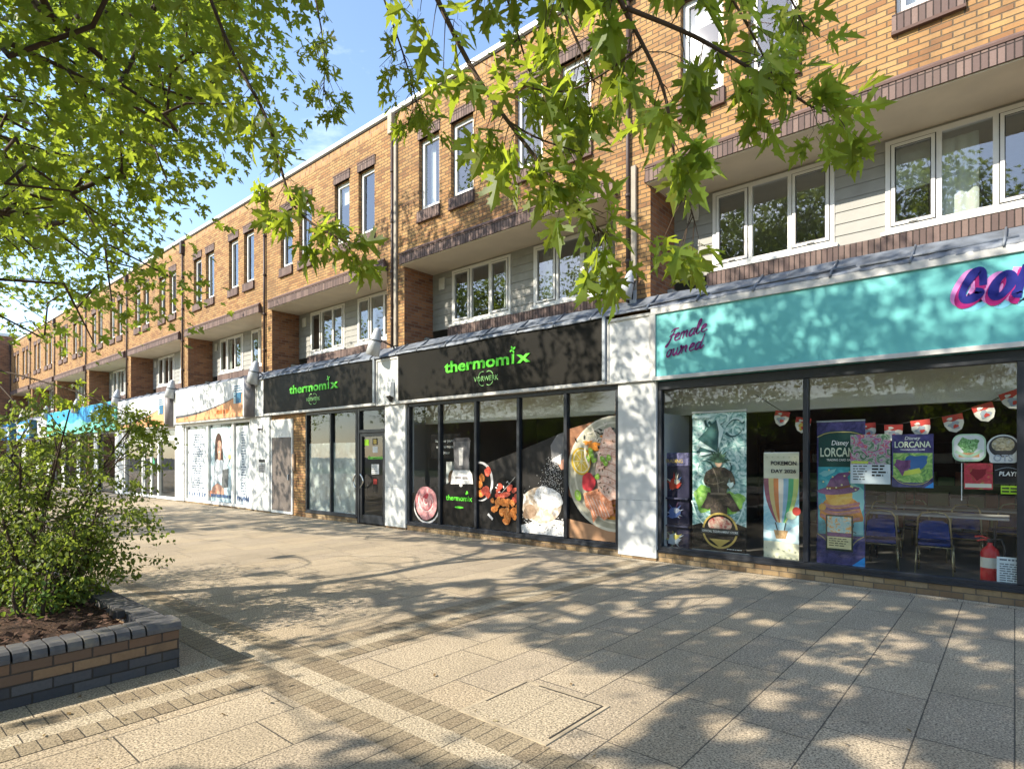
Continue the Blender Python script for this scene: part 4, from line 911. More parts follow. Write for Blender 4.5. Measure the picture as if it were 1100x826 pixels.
# ---- farther white and orange sign, sliding doors
E_ = thing('sliding_door_shop', 'white shop with the farther orange sign and glazed sliding doors', 'shopfront', (-27, 8.6, 0))
orange_sign(-29.9, -23.95, 2.84, 4.06, E_)
b = MB(); b.box(-30.4, -23.91, YF, 8.79, 2.80, 4.0, M_PANEL); b.build('fascia_board', E_)
b = MB(); frame(b, -29.8, -23.92, .03, 2.79, 8.56, 8.66, .10, wf); b.box(-29.7, -24.02, 8.562, 8.66, 2.28, 2.46, wf)
for x in (-27.55, -25.75): b.box(x-.07, x+.07, 8.563, 8.659, .13, 2.28, wf)
f = b.build('window_frame', E_)
for x0, x1 in ((-29.7,-27.62),(-25.68,-24.02)): pane(x0, x1, .13, 2.28, YG, f, M_GLASS)
pane(-29.7, -24.02, 2.46, 2.69, YG, f, M_GLASS)
for x0, x1 in ((-27.47, -26.67), (-26.63, -25.83)): b = MB(); frame(b, x0, x1, .04, 2.27, 8.60, 8.65, .09, wf); dd = b.build('sliding_door', E_); pane(x0+.09, x1-.09, .13, 2.18, YG-.01, dd, M_GLASS)
b = MB(); b.box(-30.4, -29.81, YP, 8.79, .0, 2.79, M_PANEL); b.build('pillar', E_)
room(-30.3, -23.95, E_, 13, 2.9, .02, M_INT, M_INTD)
a = Art(YG-.006, -.001); a.rect(-26.60+.02,-26.35,1.32,1.62,P('sticker_mint', (.10,.52,.26))); tag(a.build('door_sticker', None, (-26.5, YG, 1.3)), 'green sticker on the white sliding doors', 'sticker')
t = thing('shop_shelving', 'dark shelving stacked with goods seen through the sliding doors', 'shelving', (-25, 11, .02)); b = MB()
for z in (.05, .6, 1.1, 1.6, 2.05): b.box(-26, -24.1, 11, 11.4, z, z+.04, M_INTD)
for x in (-26, -25.05, -24.14): b.box(x, x+.04, 11, 11.4, .02, 2.09, M_INTD)
b.build('rack', t); b = MB(); rr = random.Random(3)
for z in (.09, .64, 1.14, 1.64):
    x = -25.9
    while x < -24.3:
        w = rr.uniform(.1, .22); b.box(x, x+w, 11.02, 11.3, z, z+rr.uniform(.2, .38), P('goods_%d' % rr.randrange(5), rr.choice([(.5,.5,.5),(.3,.1,.08),(.1,.25,.4),(.5,.4,.2),(.2,.3,.15)]))); x += w+.02
b.build('goods', t)

# ---- teal and green sign
F_ = thing('teal_sign_shop', 'shop under the long teal blue and green sign behind the shrub', 'shopfront', (-36.7, 8.6, 0))
TEAL = mottled('sign_teal_green', [(.3, (.12,.50,.36)), (.55, (.16,.58,.44)), (.75, (.30,.66,.50))], .8, .45); BLU = P('sign_blue', (.04,.28,.55))
b = MB(); b.box(-42.85, -30.45, YF-.08, 8.79, 2.85, 4.18, TEAL, .01); b.build('fascia', F_)
a = Art(YF-.083, -.002); V = [(-42.7,4.15)]+[(-42.7+12.1*i/20, 3.62+.12*math.sin(i*1.3)-.25*(i/20)) for i in range(21)]+[(-30.6,4.15)]
n = 21; top = [(x, a.Y(), 4.16) for x, z in V[1:-1]]; bot = [(x, a.Y(), z) for x, z in V[1:-1]]
a.b.mesh(top+bot, [(i, n+i, n+i+1, i+1) for i in range(n-1)], BLU); a.layer()
for i, x in enumerate((-34.0,-33.1,-32.3,-31.5)): a.disc(x, 3.75, .22, .18, P('sign_sky', (.30,.55,.70)), .3, 14, wob=.15, seed=i)
a.build('sign_print', F_)
for x0, x1 in ((-30.95, -30.41), (-34.2, -33.6), (-37.2, -36.6), (-40.2, -39.6), (-43.1, -42.5)): b = MB(); b.box(x0, x1, YP, 8.79, 0, 2.84, M_PANEL); b.build('pillar', F_)
for x0, x1 in ((-33.6, -30.95), (-36.6, -34.2), (-39.6, -37.2), (-42.5, -40.2)): b = MB(); frame(b, x0, x1, .05, 2.84, 8.58, 8.66, .09, M_DARKF); f = b.build('window_frame', F_); pane(x0+.08, x1-.08, .14, 2.75, YG, f, M_GLASS)
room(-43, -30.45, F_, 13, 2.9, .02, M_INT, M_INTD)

# ---- pale fascia with two blue box signs
G_ = thing('pale_shop', 'last shop with pale grey fascia and white pillars by the end wall', 'shopfront', (-49, 8.6, 0))
b = MB(); b.box(-55.4, -43.15, YF-.05, 8.79, 2.75, 3.99, plain('pale_fascia', (.50,.51,.55), .5, var=.05), .01); b.build('fascia', G_)
for x0, x1 in ((-55.4, -54.4), (-50.4, -49.2), (-46.3, -45.6), (-43.7, -43.1)): b = MB(); b.box(x0, x1, YP, 8.79, 0, 2.74, M_PANEL); b.build('pillar', G_)
for x0, x1 in ((-54.4, -50.4), (-49.2, -46.3), (-45.6, -43.7)): b = MB(); frame(b, x0, x1, .05, 2.74, 8.58, 8.66, .09, M_DARKF); f = b.build('window_frame', G_); pane(x0+.08, x1-.08, .14, 2.65, YG, f, M_GLASS)
room(-55.3, -43.2, G_, 13, 2.9, .02, M_INT, M_INTD)
for x0, x1, lab in ((-54.9, -51.6, 'far blue and white box sign at the end of the pale fascia'), (-49.2, -45.6, 'nearer blue and white box sign on the pale fascia')):
    t = thing('box_sign', lab, 'sign', ((x0+x1)/2, YF-.2, 2.85), 'blue box signs'); b = MB(); b.box(x0, x1, YF-.40, YF-.052, 2.82, 3.92, plain('box_sign_blue', (.05,.26,.60), .4), .015); b.box(x1-.001, x1+.05, YF-.41, YF-.06, 2.80, 3.94, plain('box_sign_side', (.02,.10,.14), .5)); b.build('sign_box', t)
    a = Art(YF-.403, -.002); a.rect(x0+.06, x1-.06, 3.05, 3.72, P('box_sign_pale', (.50,.68,.82))); a.rect(x0+.06, x1-.06, 3.60, 3.72, P('box_sign_white', (.75,.78,.80))); a.lines(x0+.4, x1-.4, 3.28, 1, .3, P('box_sign_blue_print', (.05,.26,.60)), 4, .6, .05); a.build('sign_print', t)
# ------------------------------------------------------------------ things in the game shop window
def art_thing(name, label, cat, y, x0, x1, z0, draw, group=None, dy=-.0008):
    a = Art(y, dy); draw(a); o = a.build(name, None, ((x0+x1)/2, y, z0)); return tag(o, label, cat, group)
NAVYP = P('print_midnight', (.030,.028,.060)); STAR = mottled('print_starry', [(.35, (.05,.05,.12)), (.6, (.14,.13,.26)), (.75, (.30,.28,.42))], 18, .5)
# dark dump bin with three pictures
t = thing('display_stand', 'narrow midnight blue display stand with three bright pictures', 'display stand', (-4.12, 8.95, .12))
b = MB(); b.box(-4.38, -3.90, 8.86, 9.2, .13, 1.50, NAVYP, .01); b.box(-4.38, -3.90, 8.85, 9.2, 1.501, 1.72, STAR, .015); b.build('stand_body', t)
b = MB()
for z in (.13, .54, .98): b.box(-4.375, -3.905, 8.80, 8.858, z, z+.025, P('stand_shelf', (.07,.07,.12)))
b.build('shelf', t)
a = Art(8.855, -.001); rr = random.Random(8)
for (z, c1, c2, c3) in ((1.22,(.55,.06,.04),(.60,.55,.45),(.12,.25,.55)), (.76,(.12,.18,.42),(.45,.48,.58),(.10,.05,.10)), (.34,(.50,.55,.60),(.55,.48,.12),(.20,.28,.20))):
    m1, m2, m3 = (P('stand_print_%d_%d' % (int(z*100), i), c) for i, c in enumerate((c1, c2, c3)))
    for i in range(12):
        an = rr.uniform(0, 6.3); L = rr.uniform(.10, .20); a.poly([(-4.14+.03*math.cos(an+1.5), z+.03*math.sin(an+1.5)), (-4.14+L*math.cos(an), z+L*math.sin(an)), (-4.14-.03*math.cos(an+1.5), z-.03*math.sin(an+1.5))], (m2, m3, m1)[i % 3])
    a.disc(-4.14, z, .10, .085, m1, .4, 20, wob=.12, seed=int(z*99)); a.disc(-4.10, z+.04, .05, .04, m2, .2, 14, wob=.15, seed=3)
a.text('TRADING', -4.14, 1.56, .06, P('print_gold', (.50,.36,.10)), .30, bold=.01, align='CENTER')
a.build('stand_print', t)
# tall roll-up with swirling jade picture
JADE = mottled('print_jade_swirl', [(.28, (.03,.12,.12)), (.42, (.16,.34,.33)), (.52, (.38,.56,.54)), (.62, (.66,.78,.76)), (.72, (.12,.30,.28))], 4.5, .5, 4.5, 6)
JGRN = mottled('print_green_glow', [(.3, (.10,.30,.05)), (.55, (.30,.55,.10)), (.75, (.55,.75,.40))], 5, .5, 2)
def dr(a):
    a.rect(-3.80,-2.98,.24,2.32,JADE); a.poly([(-3.80,.24),(-2.98,.24),(-2.98,.62),(-3.35,.74),(-3.80,.60)], VB)
    a.disc(-3.58,1.02,.20,.20,JGRN,0,26,wob=.12); a.disc(-3.18,.98,.17,.16,JGRN,.4,26,wob=.14,seed=4)
    pale = P('print_pale_jade', (.62,.76,.74)); deep = P('print_deep_jade', (.035,.10,.10)); rr = random.Random(5)
    for i in range(16):
        x, z = rr.uniform(-3.75,-3.0), rr.uniform(1.25,2.28); an = rr.uniform(0,6.3); pts = [(x+.09*k*math.cos(an+.5*k), z+.09*k*math.sin(an+.5*k)) for k in range(4)]
        pts = [(min(-2.99,max(-3.79,p)), min(2.31,q)) for p, q in pts]; a.ribbon(pts, lambda t: .035*(1-t)+.006, pale if i % 2 else deep, smooth=2)
    for i in range(10): an = 1.2+i*.25; a.poly([(-3.42,2.22),(-3.42+.34*math.cos(an)*.9, 2.0+.20*math.sin(an*2)-.5*abs(math.cos(an))*.4),(-3.40,1.72)], deep if i % 2 else pale)
    # a standing figure in a dark coat, arms folded
    dk = mottled('print_dark_cloth', [(.35, (.030,.022,.018)), (.55, (.075,.055,.042)), (.72, (.17,.12,.09))], 11, .6, 1.5); hl = P('print_coat_edge', (.22,.17,.13)); skn = P('print_face', (.46,.30,.21)); hr = mottled('print_hair_green', [(.35, (.02,.05,.035)), (.6, (.07,.15,.09)), (.75, (.22,.34,.24))], 24, .5)
    a.poly([(-3.50,.60),(-3.52,.95),(-3.47,1.12),(-3.30,1.12),(-3.25,.95),(-3.27,.60),(-3.36,.60),(-3.385,.9),(-3.41,.60)], dk)
    a.poly([(-3.66,.88),(-3.58,1.02),(-3.55,1.12),(-3.44,1.10),(-3.46,.95),(-3.55,.86)], dk); a.poly([(-3.06,.86),(-3.16,1.02),(-3.22,1.12),(-3.34,1.10),(-3.30,.96),(-3.18,.84)], dk)
    a.poly([(-3.50,1.08),(-3.27,1.08),(-3.24,1.30),(-3.20,1.44),(-3.30,1.50),(-3.46,1.50),(-3.56,1.44),(-3.53,1.28)], dk)
    a.ribbon([(-3.54,1.42),(-3.60,1.26),(-3.46,1.22),(-3.30,1.28)], .075, dk, smooth=2); a.ribbon([(-3.22,1.42),(-3.15,1.26),(-3.26,1.21),(-3.42,1.26)], .07, dk, smooth=2); a.ribbon([(-3.58,1.27),(-3.46,1.235),(-3.30,1.29)], .012, hl, smooth=2); a.ribbon([(-3.47,1.48),(-3.40,1.32),(-3.385,1.1)], .014, hl, smooth=1); a.ribbon([(-3.51,1.10),(-3.26,1.10)], .03, hl)
    a.disc(-3.385,1.575,.055,.075,skn); a.disc(-3.385,1.63,.085,.07,hr)
    for i in range(15): an = -.35+i*.27; L = .15+.05*math.sin(i*2.1); a.poly([(-3.385+.06*math.cos(an-.4),1.61+.06*math.sin(an-.4)),(-3.385+L*math.cos(an),1.62+L*math.sin(an)),(-3.385+.06*math.cos(an+.4),1.61+.06*math.sin(an+.4))], hr)
    a.disc(-3.20,1.24,.05,.04,pale,.4,12,wob=.2); a.ribbon([(-3.80,.98),(-3.70,.70),(-3.5,.56)], .02, pale, smooth=2); a.ribbon([(-2.99,.98),(-3.08,.70),(-3.25,.56)], .02, pale, smooth=2)
    rim = P('print_gold', (.50,.36,.10)); a.disc(-3.36,.55,.27,.27,rim); a.disc(-3.36,.55,.24,.24,VB); a.disc(-3.36,.64,.18,.12,mottled('print_ruby', [(.35,(.35,.04,.04)),(.6,(.60,.45,.35))], 22, .5),0,24)
    a.poly([(-3.52,.42),(-3.36,.30),(-3.20,.42)], rim); a.rect(-3.66,-3.06,.49,.58,VB); a.rect(-3.65,-3.07,.497,.573,P('print_charcoal', (.05,.05,.05)))
    a.text('OFFICIAL TOURNAMENT STORE', -3.36, .518, .034, M_WHITE, .54, bold=.01, align='CENTER'); a.rect(-3.79,-3.5,2.25,2.29,P('print_pale_jade', (.62,.76,.74))); a.lines(-3.25,-3.02,.28,1,.03,M_WHITE,4)
t = thing('roll_up_banner', 'tall roll up banner with swirling jade picture and a round gold badge', 'banner', (-3.39, 8.76, .12), 'roll up banners in the game shop window')
a = Art(8.755, -.0006); dr(a); a.build('banner_print', t); b = MB(); b.box(-3.82, -2.94, 8.70, 8.82, .14, .235, M_TRIM, .02); b.box(-3.81, -2.97, 8.74, 8.77, 2.32, 2.35, M_TRIM, .006); b.box(-3.41, -3.37, 8.78, 8.80, .2, 2.33, M_ALU); b.build('banner_base', t)
def dr(a):
    x0, x1 = -2.74, -2.27; PAPR = P('print_cream', (.68,.66,.50)); a.rect(x0,x1,.14,1.71,PAPR); skyp = mottled('print_sea_sky', [(.3, (.20,.48,.62)), (.55, (.42,.64,.72)), (.75, (.70,.80,.82))], 5, .5, 1.5)
    a.rect(x0,x1,.46,1.35,skyp); cx = (x0+x1)/2
    cols = [(.28,.10,.14),(.60,.48,.22),(.62,.22,.08),(.66,.62,.55),(.28,.45,.60),(.10,.42,.20),(.50,.60,.20)]
    n = len(cols)
    for i, c in enumerate(cols):
        f0, f1 = -1+2*i/n, -1+2*(i+1)/n
        L = []; R = []
        for k in range(9):
            t_ = k/8; hw = .235*(1-t_**2.2*.72); z = 1.35-t_*.62; L.append((cx+f0*hw, z)); R.append((cx+f1*hw, z))
        a.poly(L+R[::-1], P('balloon_stripe_%d' % i, c))
    a.poly([(x0,.50),(x1,.44),(x1,.72),(-2.36,.66),(-2.44,.58),(x0,.62)], P('print_wave', (.62,.76,.82))); a.ribbon([(-2.58,.73),(-2.55,.62)], .012, VB); a.ribbon([(-2.44,.73),(-2.46,.62)], .012, VB)
    a.poly([(-2.60,.62),(-2.41,.62),(-2.44,.50),(-2.57,.50)], mottled('print_wicker', [(.3,(.32,.18,.08)),(.7,(.55,.36,.18))], 30, .6)); a.disc(-2.37,.84,.07,.06,P('print_pale_green', (.52,.62,.46)),0,16); a.disc(-2.30,.90,.055,.06,P('sticker_red', (.4,.05,.04)),0,16)
    dk = P('print_ink', (.03,.03,.035)); a.text('POKEMON', cx+.035, 1.54, .055, dk, .34, bold=.03, align='CENTER'); a.text('DAY 2026', cx+.035, 1.43, .05, dk, .33, bold=.03, align='CENTER')
    for i in range(6): a.disc(x0+.04+.075*i,.36-.02*(i%2),.012,.012,P('print_dots', (.55,.55,.38)),0,8); a.disc(x0+.06+.075*i,.25,.012,.012,P('print_dots', (.55,.55,.38)),0,8); a.disc(x0+.05+.075*i,1.65,.012,.012,P('print_dots', (.55,.55,.38)),0,8)
tb = thing('roll_up_banner', 'cream banner with a striped hot air balloon over the sea', 'banner', (-2.5, 8.77, .12), 'roll up banners in the game shop window')
a = Art(8.765, -.0006); dr(a); a.build('banner_print', tb); b = MB(); b.box(-2.74, -2.27, 8.768, 8.78, .13, 1.72, M_WHITE, .002); b.box(-2.7, -2.3, 8.781, 8.9, .12, .15, M_ALU); b.build('banner_board', tb)
DEEPB = mottled('print_deep_violet', [(.35, (.025,.025,.09)), (.6, (.07,.06,.20)), (.75, (.16,.13,.36))], 6, .5, 1.5); TEALP = mottled('print_teal', [(.3, (.02,.20,.25)), (.55, (.05,.36,.42)), (.75, (.14,.52,.52))], 4, .5, 2)
EMB = mottled('print_ember', [(.3, (.36,.10,.02)), (.5, (.58,.22,.03)), (.7, (.72,.42,.10))], 5, .5, 2.5); PLUM = mottled('print_plum', [(.3, (.09,.03,.10)), (.6, (.20,.08,.19)), (.8, (.34,.18,.30))], 6, .5, 2); OLIVE = P('print_gold_line', (.42,.36,.14)); BRB = P('print_bright_blue', (.03,.26,.66))
def title(a, cx, z, w, h):
    a.text('Disney', cx, z+h*1.25, h*.55, M_WHITE, w*.38, bold=.008, shear=.2, align='CENTER'); a.text('LORCANA', cx, z, h, P('print_title', (.62,.68,.52)), w*.88, bold=.02, align='CENTER'); a.text('TRADING CARD GAME', cx, z-h*.5, h*.24, M_WHITE, w*.6, bold=.01, align='CENTER')
def dr(a):
    x0, x1 = -2.04, -1.47; cx = (x0+x1)/2; a.rect(x0,x1,.17,2.12,DEEPB); a.poly([(x0+.02,1.95),(x0+.12,1.99),(cx,2.0),(x1-.12,1.99),(x1-.02,1.95),(x1-.02,1.52),(x0+.02,1.52)], P('print_dark_green', (.02,.07,.06)))
    a.rect(x0+.015,x1-.015,.62,1.52,TEALP)
    # a pointed hat on folds of amber and rose cloth, in place of the printed character
    brown = P('print_umber', (.20,.07,.03)); rose = mottled('print_rose', [(.3,(.28,.10,.11)),(.6,(.46,.20,.19)),(.8,(.58,.34,.30))], 9, .5, 1.5); amb = mottled('print_amber_glow', [(.3,(.55,.24,.03)),(.55,(.72,.42,.07)),(.75,(.80,.60,.22))], 6, .5, 1.5)
    a.disc(cx-.16,1.44,.10,.035,P('print_pale_teal', (.22,.50,.50)),.3,14,wob=.2); a.disc(cx+.2,1.12,.07,.2,P('print_pale_teal', (.22,.50,.50)),.2,18,wob=.15)
    a.poly([(x0+.03,.66),(x0+.04,.98),(x0+.14,1.13),(cx+.05,1.18),(x1-.08,1.06),(x1-.02,.86),(x1-.06,.66)], EMB); a.disc(cx-.02,1.12,.16,.12,amb,.1,26,wob=.05)
    a.disc(cx-.03,1.21,.25,.055,PLUM,.10,30,wob=.03); a.poly([(cx-.18,1.23),(cx-.12,1.36),(cx-.02,1.44),(cx+.14,1.46),(cx+.08,1.39),(cx+.12,1.26)], PLUM); a.ribbon([(cx-.17,1.245),(cx-.02,1.235),(cx+.12,1.275)], .028, brown, smooth=1)
    for k in range(5): a.ribbon([(x0+.05,1.02-.035*k),(cx-.06,.98-.05*k),(x1-.06,1.05-.05*k)], .036, (rose, PLUM, rose, EMB, rose)[k], smooth=2)
    for k in range(4): a.ribbon([(cx-.14+.07*k,.88-.02*k),(cx-.12+.09*k,.76),(cx-.16+.10*k,.67)], .03, (rose, amb, rose, brown)[k], smooth=2)
    a.poly([(x0+.02,.64),(x0+.02,.86),(x0+.10,.80),(x0+.13,.64)], TEALP); a.disc(x0+.07,.98,.045,.045,amb,0,14); a.poly([(x1-.2,.64),(x1-.12,.80),(x1-.02,.82),(x1-.02,.64)], P('print_pale_teal', (.22,.50,.50)))
    a.ribbon([(x1-.17,.84),(x1-.12,.74),(x1-.18,.70),(x1-.1,.66)], .01, P('print_dark_green', (.02,.07,.06)), smooth=2)
    rr = random.Random(4)
    for i in range(14): a.disc(rr.uniform(x0+.05,x1-.05), rr.uniform(1.2,1.5), .012, .012, P('print_spark', (.70,.62,.30)), 0, 6)
    a.poly([(x0,.17),(x1,.17),(x1,.62),(x1-.1,.60),(x1-.16,.50),(cx,.46),(x0+.16,.50),(x0+.1,.60),(x0,.62)], DEEPB); a.ribbon([(x0+.01,.62),(x0+.1,.56),(x0+.16,.46),(cx,.42),(x1-.16,.46),(x1-.1,.56),(x1-.01,.62)], .012, OLIVE, smooth=1)
    a.ribbon([(x0+.01,1.92),(x0+.12,1.975),(cx,1.985),(x1-.12,1.975),(x1-.01,1.92)], .012, OLIVE, smooth=1); a.poly([(x1-.22,.17),(x1,.17),(x1,.36)], BRB); title(a, cx, 1.66, .54, .12)
tb = thing('roll_up_banner', 'tall violet and teal trading card banner beside the window mullion', 'banner', (-1.76, 8.76, .12), 'roll up banners in the game shop window')
a = Art(8.755, -.0006); dr(a); a.build('banner_print', tb); b = MB(); b.box(-2.05, -1.46, 8.70, 8.82, .125, .168, M_BLACK, .01); b.box(-1.78, -1.74, 8.78, 8.80, .2, 2.11, M_ALU); b.box(-2.04, -1.47, 8.74, 8.77, 2.12, 2.14, M_ALU); b.build('banner_base', tb)
yp = YG+.012
MULTI = mottled('print_comic', [(.28, (.02,.02,.03)), (.40, (.10,.22,.12)), (.50, (.45,.42,.38)), (.56, (.30,.12,.32)), (.64, (.55,.10,.08)), (.74, (.62,.58,.50))], 9, .5, 2, 3)
def dr(a): a.rect(-1.62,-1.18,1.56,1.94,MULTI); a.rect(-1.62,-1.18,1.31,1.56,P('sheet_pale', (.56,.62,.66))); a.lines(-1.59,-1.42,1.53,6,.034,VB,3); a.lines(-1.38,-1.21,1.53,4,.04,VB,5,.5); a.rect(-1.61,-1.42,1.57,1.60,P('print_lime', (.50,.58,.10)))
art_thing('window_flyer', 'colourful comic flyer above a white typed sheet', 'flyer', yp, -1.62, -1.18, 1.31, dr)
def dr(a):
    a.rect(-1.165,-.74,1.28,1.93,DEEPB); a.poly([(-1.15,1.70),(-.75,1.70),(-.75,1.40),(-.85,1.34),(-1.05,1.34),(-1.15,1.40)], mottled('print_moss_glow', [(.3,(.05,.16,.08)),(.5,(.22,.42,.10)),(.7,(.50,.62,.22))], 8, .5, 3)); a.disc(-.92,1.58,.12,.10,P('print_blue_mass', (.05,.14,.34)),.3,18,wob=.15); a.disc(-1.05,1.54,.08,.09,PLUM,.3,16,wob=.2); a.poly([(-1.05,1.42),(-.86,1.46),(-.88,1.52),(-1.03,1.48)], P('print_lime', (.50,.58,.10)))
    a.ribbon([(-1.16,1.42),(-1.08,1.33),(-.95,1.31),(-.82,1.33),(-.745,1.42)], .008, OLIVE, smooth=1); a.poly([(-.83,1.28),(-.74,1.28),(-.74,1.35)], BRB); title(a, -.95, 1.77, .42, .075)
art_thing('window_poster', 'square violet trading card poster with mossy green picture', 'poster', yp, -1.17, -.74, 1.28, dr)
def dr(a): a.rect(-1.91,-1.59,.42,.89,P('card_black', (.02,.03,.025))); a.rect(-1.89,-1.61,.66,.87,mottled('print_card_scene', [(.3,(.10,.35,.42)),(.5,(.45,.55,.50)),(.6,(.62,.30,.06)),(.75,(.70,.62,.40))], 12, .5, 2)); a.rect(-1.89,-1.61,.61,.655,PLUM); a.rect(-1.89,-1.61,.45,.605,P('card_parchment', (.55,.50,.28))); a.lines(-1.87,-1.64,.575,4,.03,VB,3)
art_thing('oversized_card', 'oversized playing card propped low before the violet banner', 'card', yp, -1.91, -1.59, .42, dr)
def rrect(x0, x1, z0, z1, r): return [(cx+r*math.cos(t), cz+r*math.sin(t)) for cx, cz, t0 in ((x1-r,z1-r,0),(x0+r,z1-r,PI/2),(x0+r,z0+r,PI),(x1-r,z0+r,1.5*PI)) for t in [t0+PI/2*k/5 for k in range(6)]]
WST = P('sticker_white', (.62,.64,.64))
def dr(a): a.poly(rrect(-.56,-.25,1.60,1.92,.09), P('sticker_pale_green', (.42,.60,.42))); a.poly(rrect(-.545,-.265,1.62,1.905,.08), WST); a.disc(-.41,1.78,.09,.10,mottled('print_leaf_splash', [(.3,(.03,.05,.03)),(.5,(.15,.36,.12)),(.7,(.55,.66,.5))], 20, .5, 2),.2,20,wob=.2); a.rect(-.50,-.31,1.65,1.70,ORNG); a.ribbon([(-.53,1.72),(-.41,1.64),(-.28,1.73)], .03, P('sticker_pale_green', (.42,.60,.42)), smooth=2)
art_thing('window_sticker', 'white and green rounded window sticker, upper left of the four', 'sticker', yp, -.56, -.25, 1.6, dr, 'round window stickers')
def dr(a):
    a.poly(ell(-.10,1.76,.145,.145)+[], WST); a.poly(rrect(-.22,.02,1.585,1.72,.03), WST); a.disc(-.10,1.77,.125,.12,P('badge_dark', (.05,.05,.055))); a.disc(-.10,1.79,.10,.085,mottled('print_badge', [(.3,(.05,.06,.06)),(.5,(.42,.36,.22)),(.7,(.5,.5,.48))], 26, .5)); a.text('OTS', -.10, 1.605, .075, P('badge_grey', (.32,.36,.42)), .17, bold=.03, align='CENTER'); a.rect(-.19,-.01,1.69,1.725,P('badge_dark', (.05,.05,.055)))
art_thing('window_sticker', 'grey badge shaped window sticker, upper right of the four', 'sticker', yp, -.24, .04, 1.59, dr, 'round window stickers')
def dr(a): a.rect(-.45,-.19,1.28,1.58,mottled('print_red_green', [(.3,(.10,.22,.03)),(.46,(.42,.03,.05)),(.6,(.55,.06,.08)),(.75,(.25,.40,.06))], 7, .5, 2)); a.rect(-.44,-.20,1.30,1.345,P('print_pale_title', (.60,.58,.50))); a.disc(-.32,1.46,.07,.06,P('print_deep_red', (.22,.02,.03)),.3,16,wob=.2); a.rect(-.475,-.468,1.14,1.58,M_WHITE)
art_thing('window_sticker', 'red and green square window sticker, lower left of the four', 'sticker', yp, -.47, -.19, 1.28, dr, 'round window stickers')
def dr(a): a.rect(-.18,.06,1.345,1.57,P('sticker_black', (.018,.018,.02))); a.text('PLAY!', -.06, 1.44, .05, M_WHITE, .15, bold=.02, shear=.15, align='CENTER'); a.ribbon([(-.17,1.50),(-.06,1.545),(.05,1.50)], .006, P('badge_grey', (.32,.36,.42)), smooth=2); a.rect(-.12,.06,1.235,1.33,P('sticker_lime', (.35,.60,.03))); a.lines(-.11,.05,1.29,2,.035,P('sticker_black', (.018,.018,.02)),5,.5,.1)
art_thing('window_sticker', 'black window sticker with a lime strip, lower right of the four', 'sticker', yp, -.18, .06, 1.23, dr, 'round window stickers')
def dr(a): a.rect(-.155,.075,.205,.525,P('notice_pale', (.58,.66,.70))); a.lines(-.13,.05,.485,1,.03,P('notice_ink', (.10,.12,.16)),2,.6,.0); a.lines(-.13,.05,.44,9,.026,P('notice_ink', (.10,.12,.16)),3,.45,.25)
art_thing('opening_times_sheet', 'pale typed sheet low in the window beside the fire extinguisher', 'notice', yp, -.155, .075, .2, dr)
# fire extinguisher on its base
t = thing('fire_extinguisher', 'red fire extinguisher standing inside the game shop window', 'fire extinguisher', (-.22, 8.88, .12)); red = plain('extinguisher_red', (.50,.025,.025), .3, var=.06)
b = MB(); c0 = (-.22, 8.88, .12); b.lathe([(0,.02),(.082,.02),(.09,.04),(.09,.40),(.078,.45),(.04,.485),(.025,.50),(.025,.53),(0,.53)], c0, red, 22); b.build('cylinder', t)
b = MB(); b.lathe([(.115,.0),(.12,.015),(.115,.05),(.095,.055),(0,.055)], c0, red, 22); b.build('foot', t)
b = MB(); b.box(-.245,-.195,8.86,8.90,.65,.70,M_BLACK,.006); b.tube([(-.22,8.88,.69),(-.30,8.87,.72),(-.36,8.87,.71)], .011, red, 8); b.tube([(-.22,8.88,.68),(-.29,8.87,.68),(-.34,8.87,.66)], .009, red, 8); b.build('lever', t)
b = MB(); b.tube([(-.20,8.87,.68),(-.12,8.85,.70),(-.085,8.85,.60),(-.10,8.84,.35),(-.115,8.83,.22)], [.011,.011,.011,.012,.02], M_BLACK, 8); b.build('hose', t)
b = MB(); b.lathe([(.0905,.24),(.0905,.36)], c0, P('extinguisher_label', (.62,.60,.52)), 22); b.build('label_band', t)
# banquet chairs and tables
GOLD = plain('gold_tube', (.42,.35,.20), .3, .8, .1); BLUEF = plain('blue_fabric', (.005,.030,.19), .9, var=.25, scale=12)
def chair_parts():
    t = thing('banquet_chair', '', 'chair', (0, 0, .12), 'blue banquet chairs in the game shop'); O = (0, 0, .12)
    def mk(n, f): b = MB(); f(b); o = b.build(n, t, (0,0,0)); o.location = (0,0,0); o.data.transform(Matrix.Diagonal((.92,.92,.84,1))); return o
    def seat(b): b.box(-.20,.20,-.20,.20,.44,.50,BLUEF,.02)
    def back(b): b.mesh([(-.185,-.215,.56),(.185,-.215,.56),(.165,-.255,.80),(.10,-.265,.85),(-.10,-.265,.85),(-.165,-.255,.80),(-.185,-.25,.56),(.185,-.25,.56),(.165,-.29,.80),(.10,-.30,.85),(-.10,-.30,.85),(-.165,-.29,.80)], [(5,4,3,2,1,0),(6,7,8,9,10,11)]+[(i,(i+1)%6,6+(i+1)%6,6+i) for i in range(6)], BLUEF)
    mk('seat', seat); mk('backrest', back)
    mk('back_frame', lambda b: b.tube([(-.205,-.19,.42),(-.20,-.225,.56),(-.18,-.285,.88),(-.13,-.30,.965),(0,-.305,.985),(.13,-.30,.965),(.18,-.285,.88),(.20,-.225,.56),(.205,-.19,.42)], .013, GOLD, 8))
    mk('seat_frame', lambda b: b.tube([(-.205,-.2,.43),(.205,-.2,.43),(.205,.2,.43),(-.205,.2,.43)], .013, GOLD, 8, closed=True))
    for sx in (-1, 1):
        mk('leg', lambda b: b.tube([(sx*.2,.19,.43),(sx*.215,.23,0)], .012, GOLD, 8)); mk('leg', lambda b: b.tube([(sx*.205,-.19,.43),(sx*.22,-.25,0)], .012, GOLD, 8))
    return t
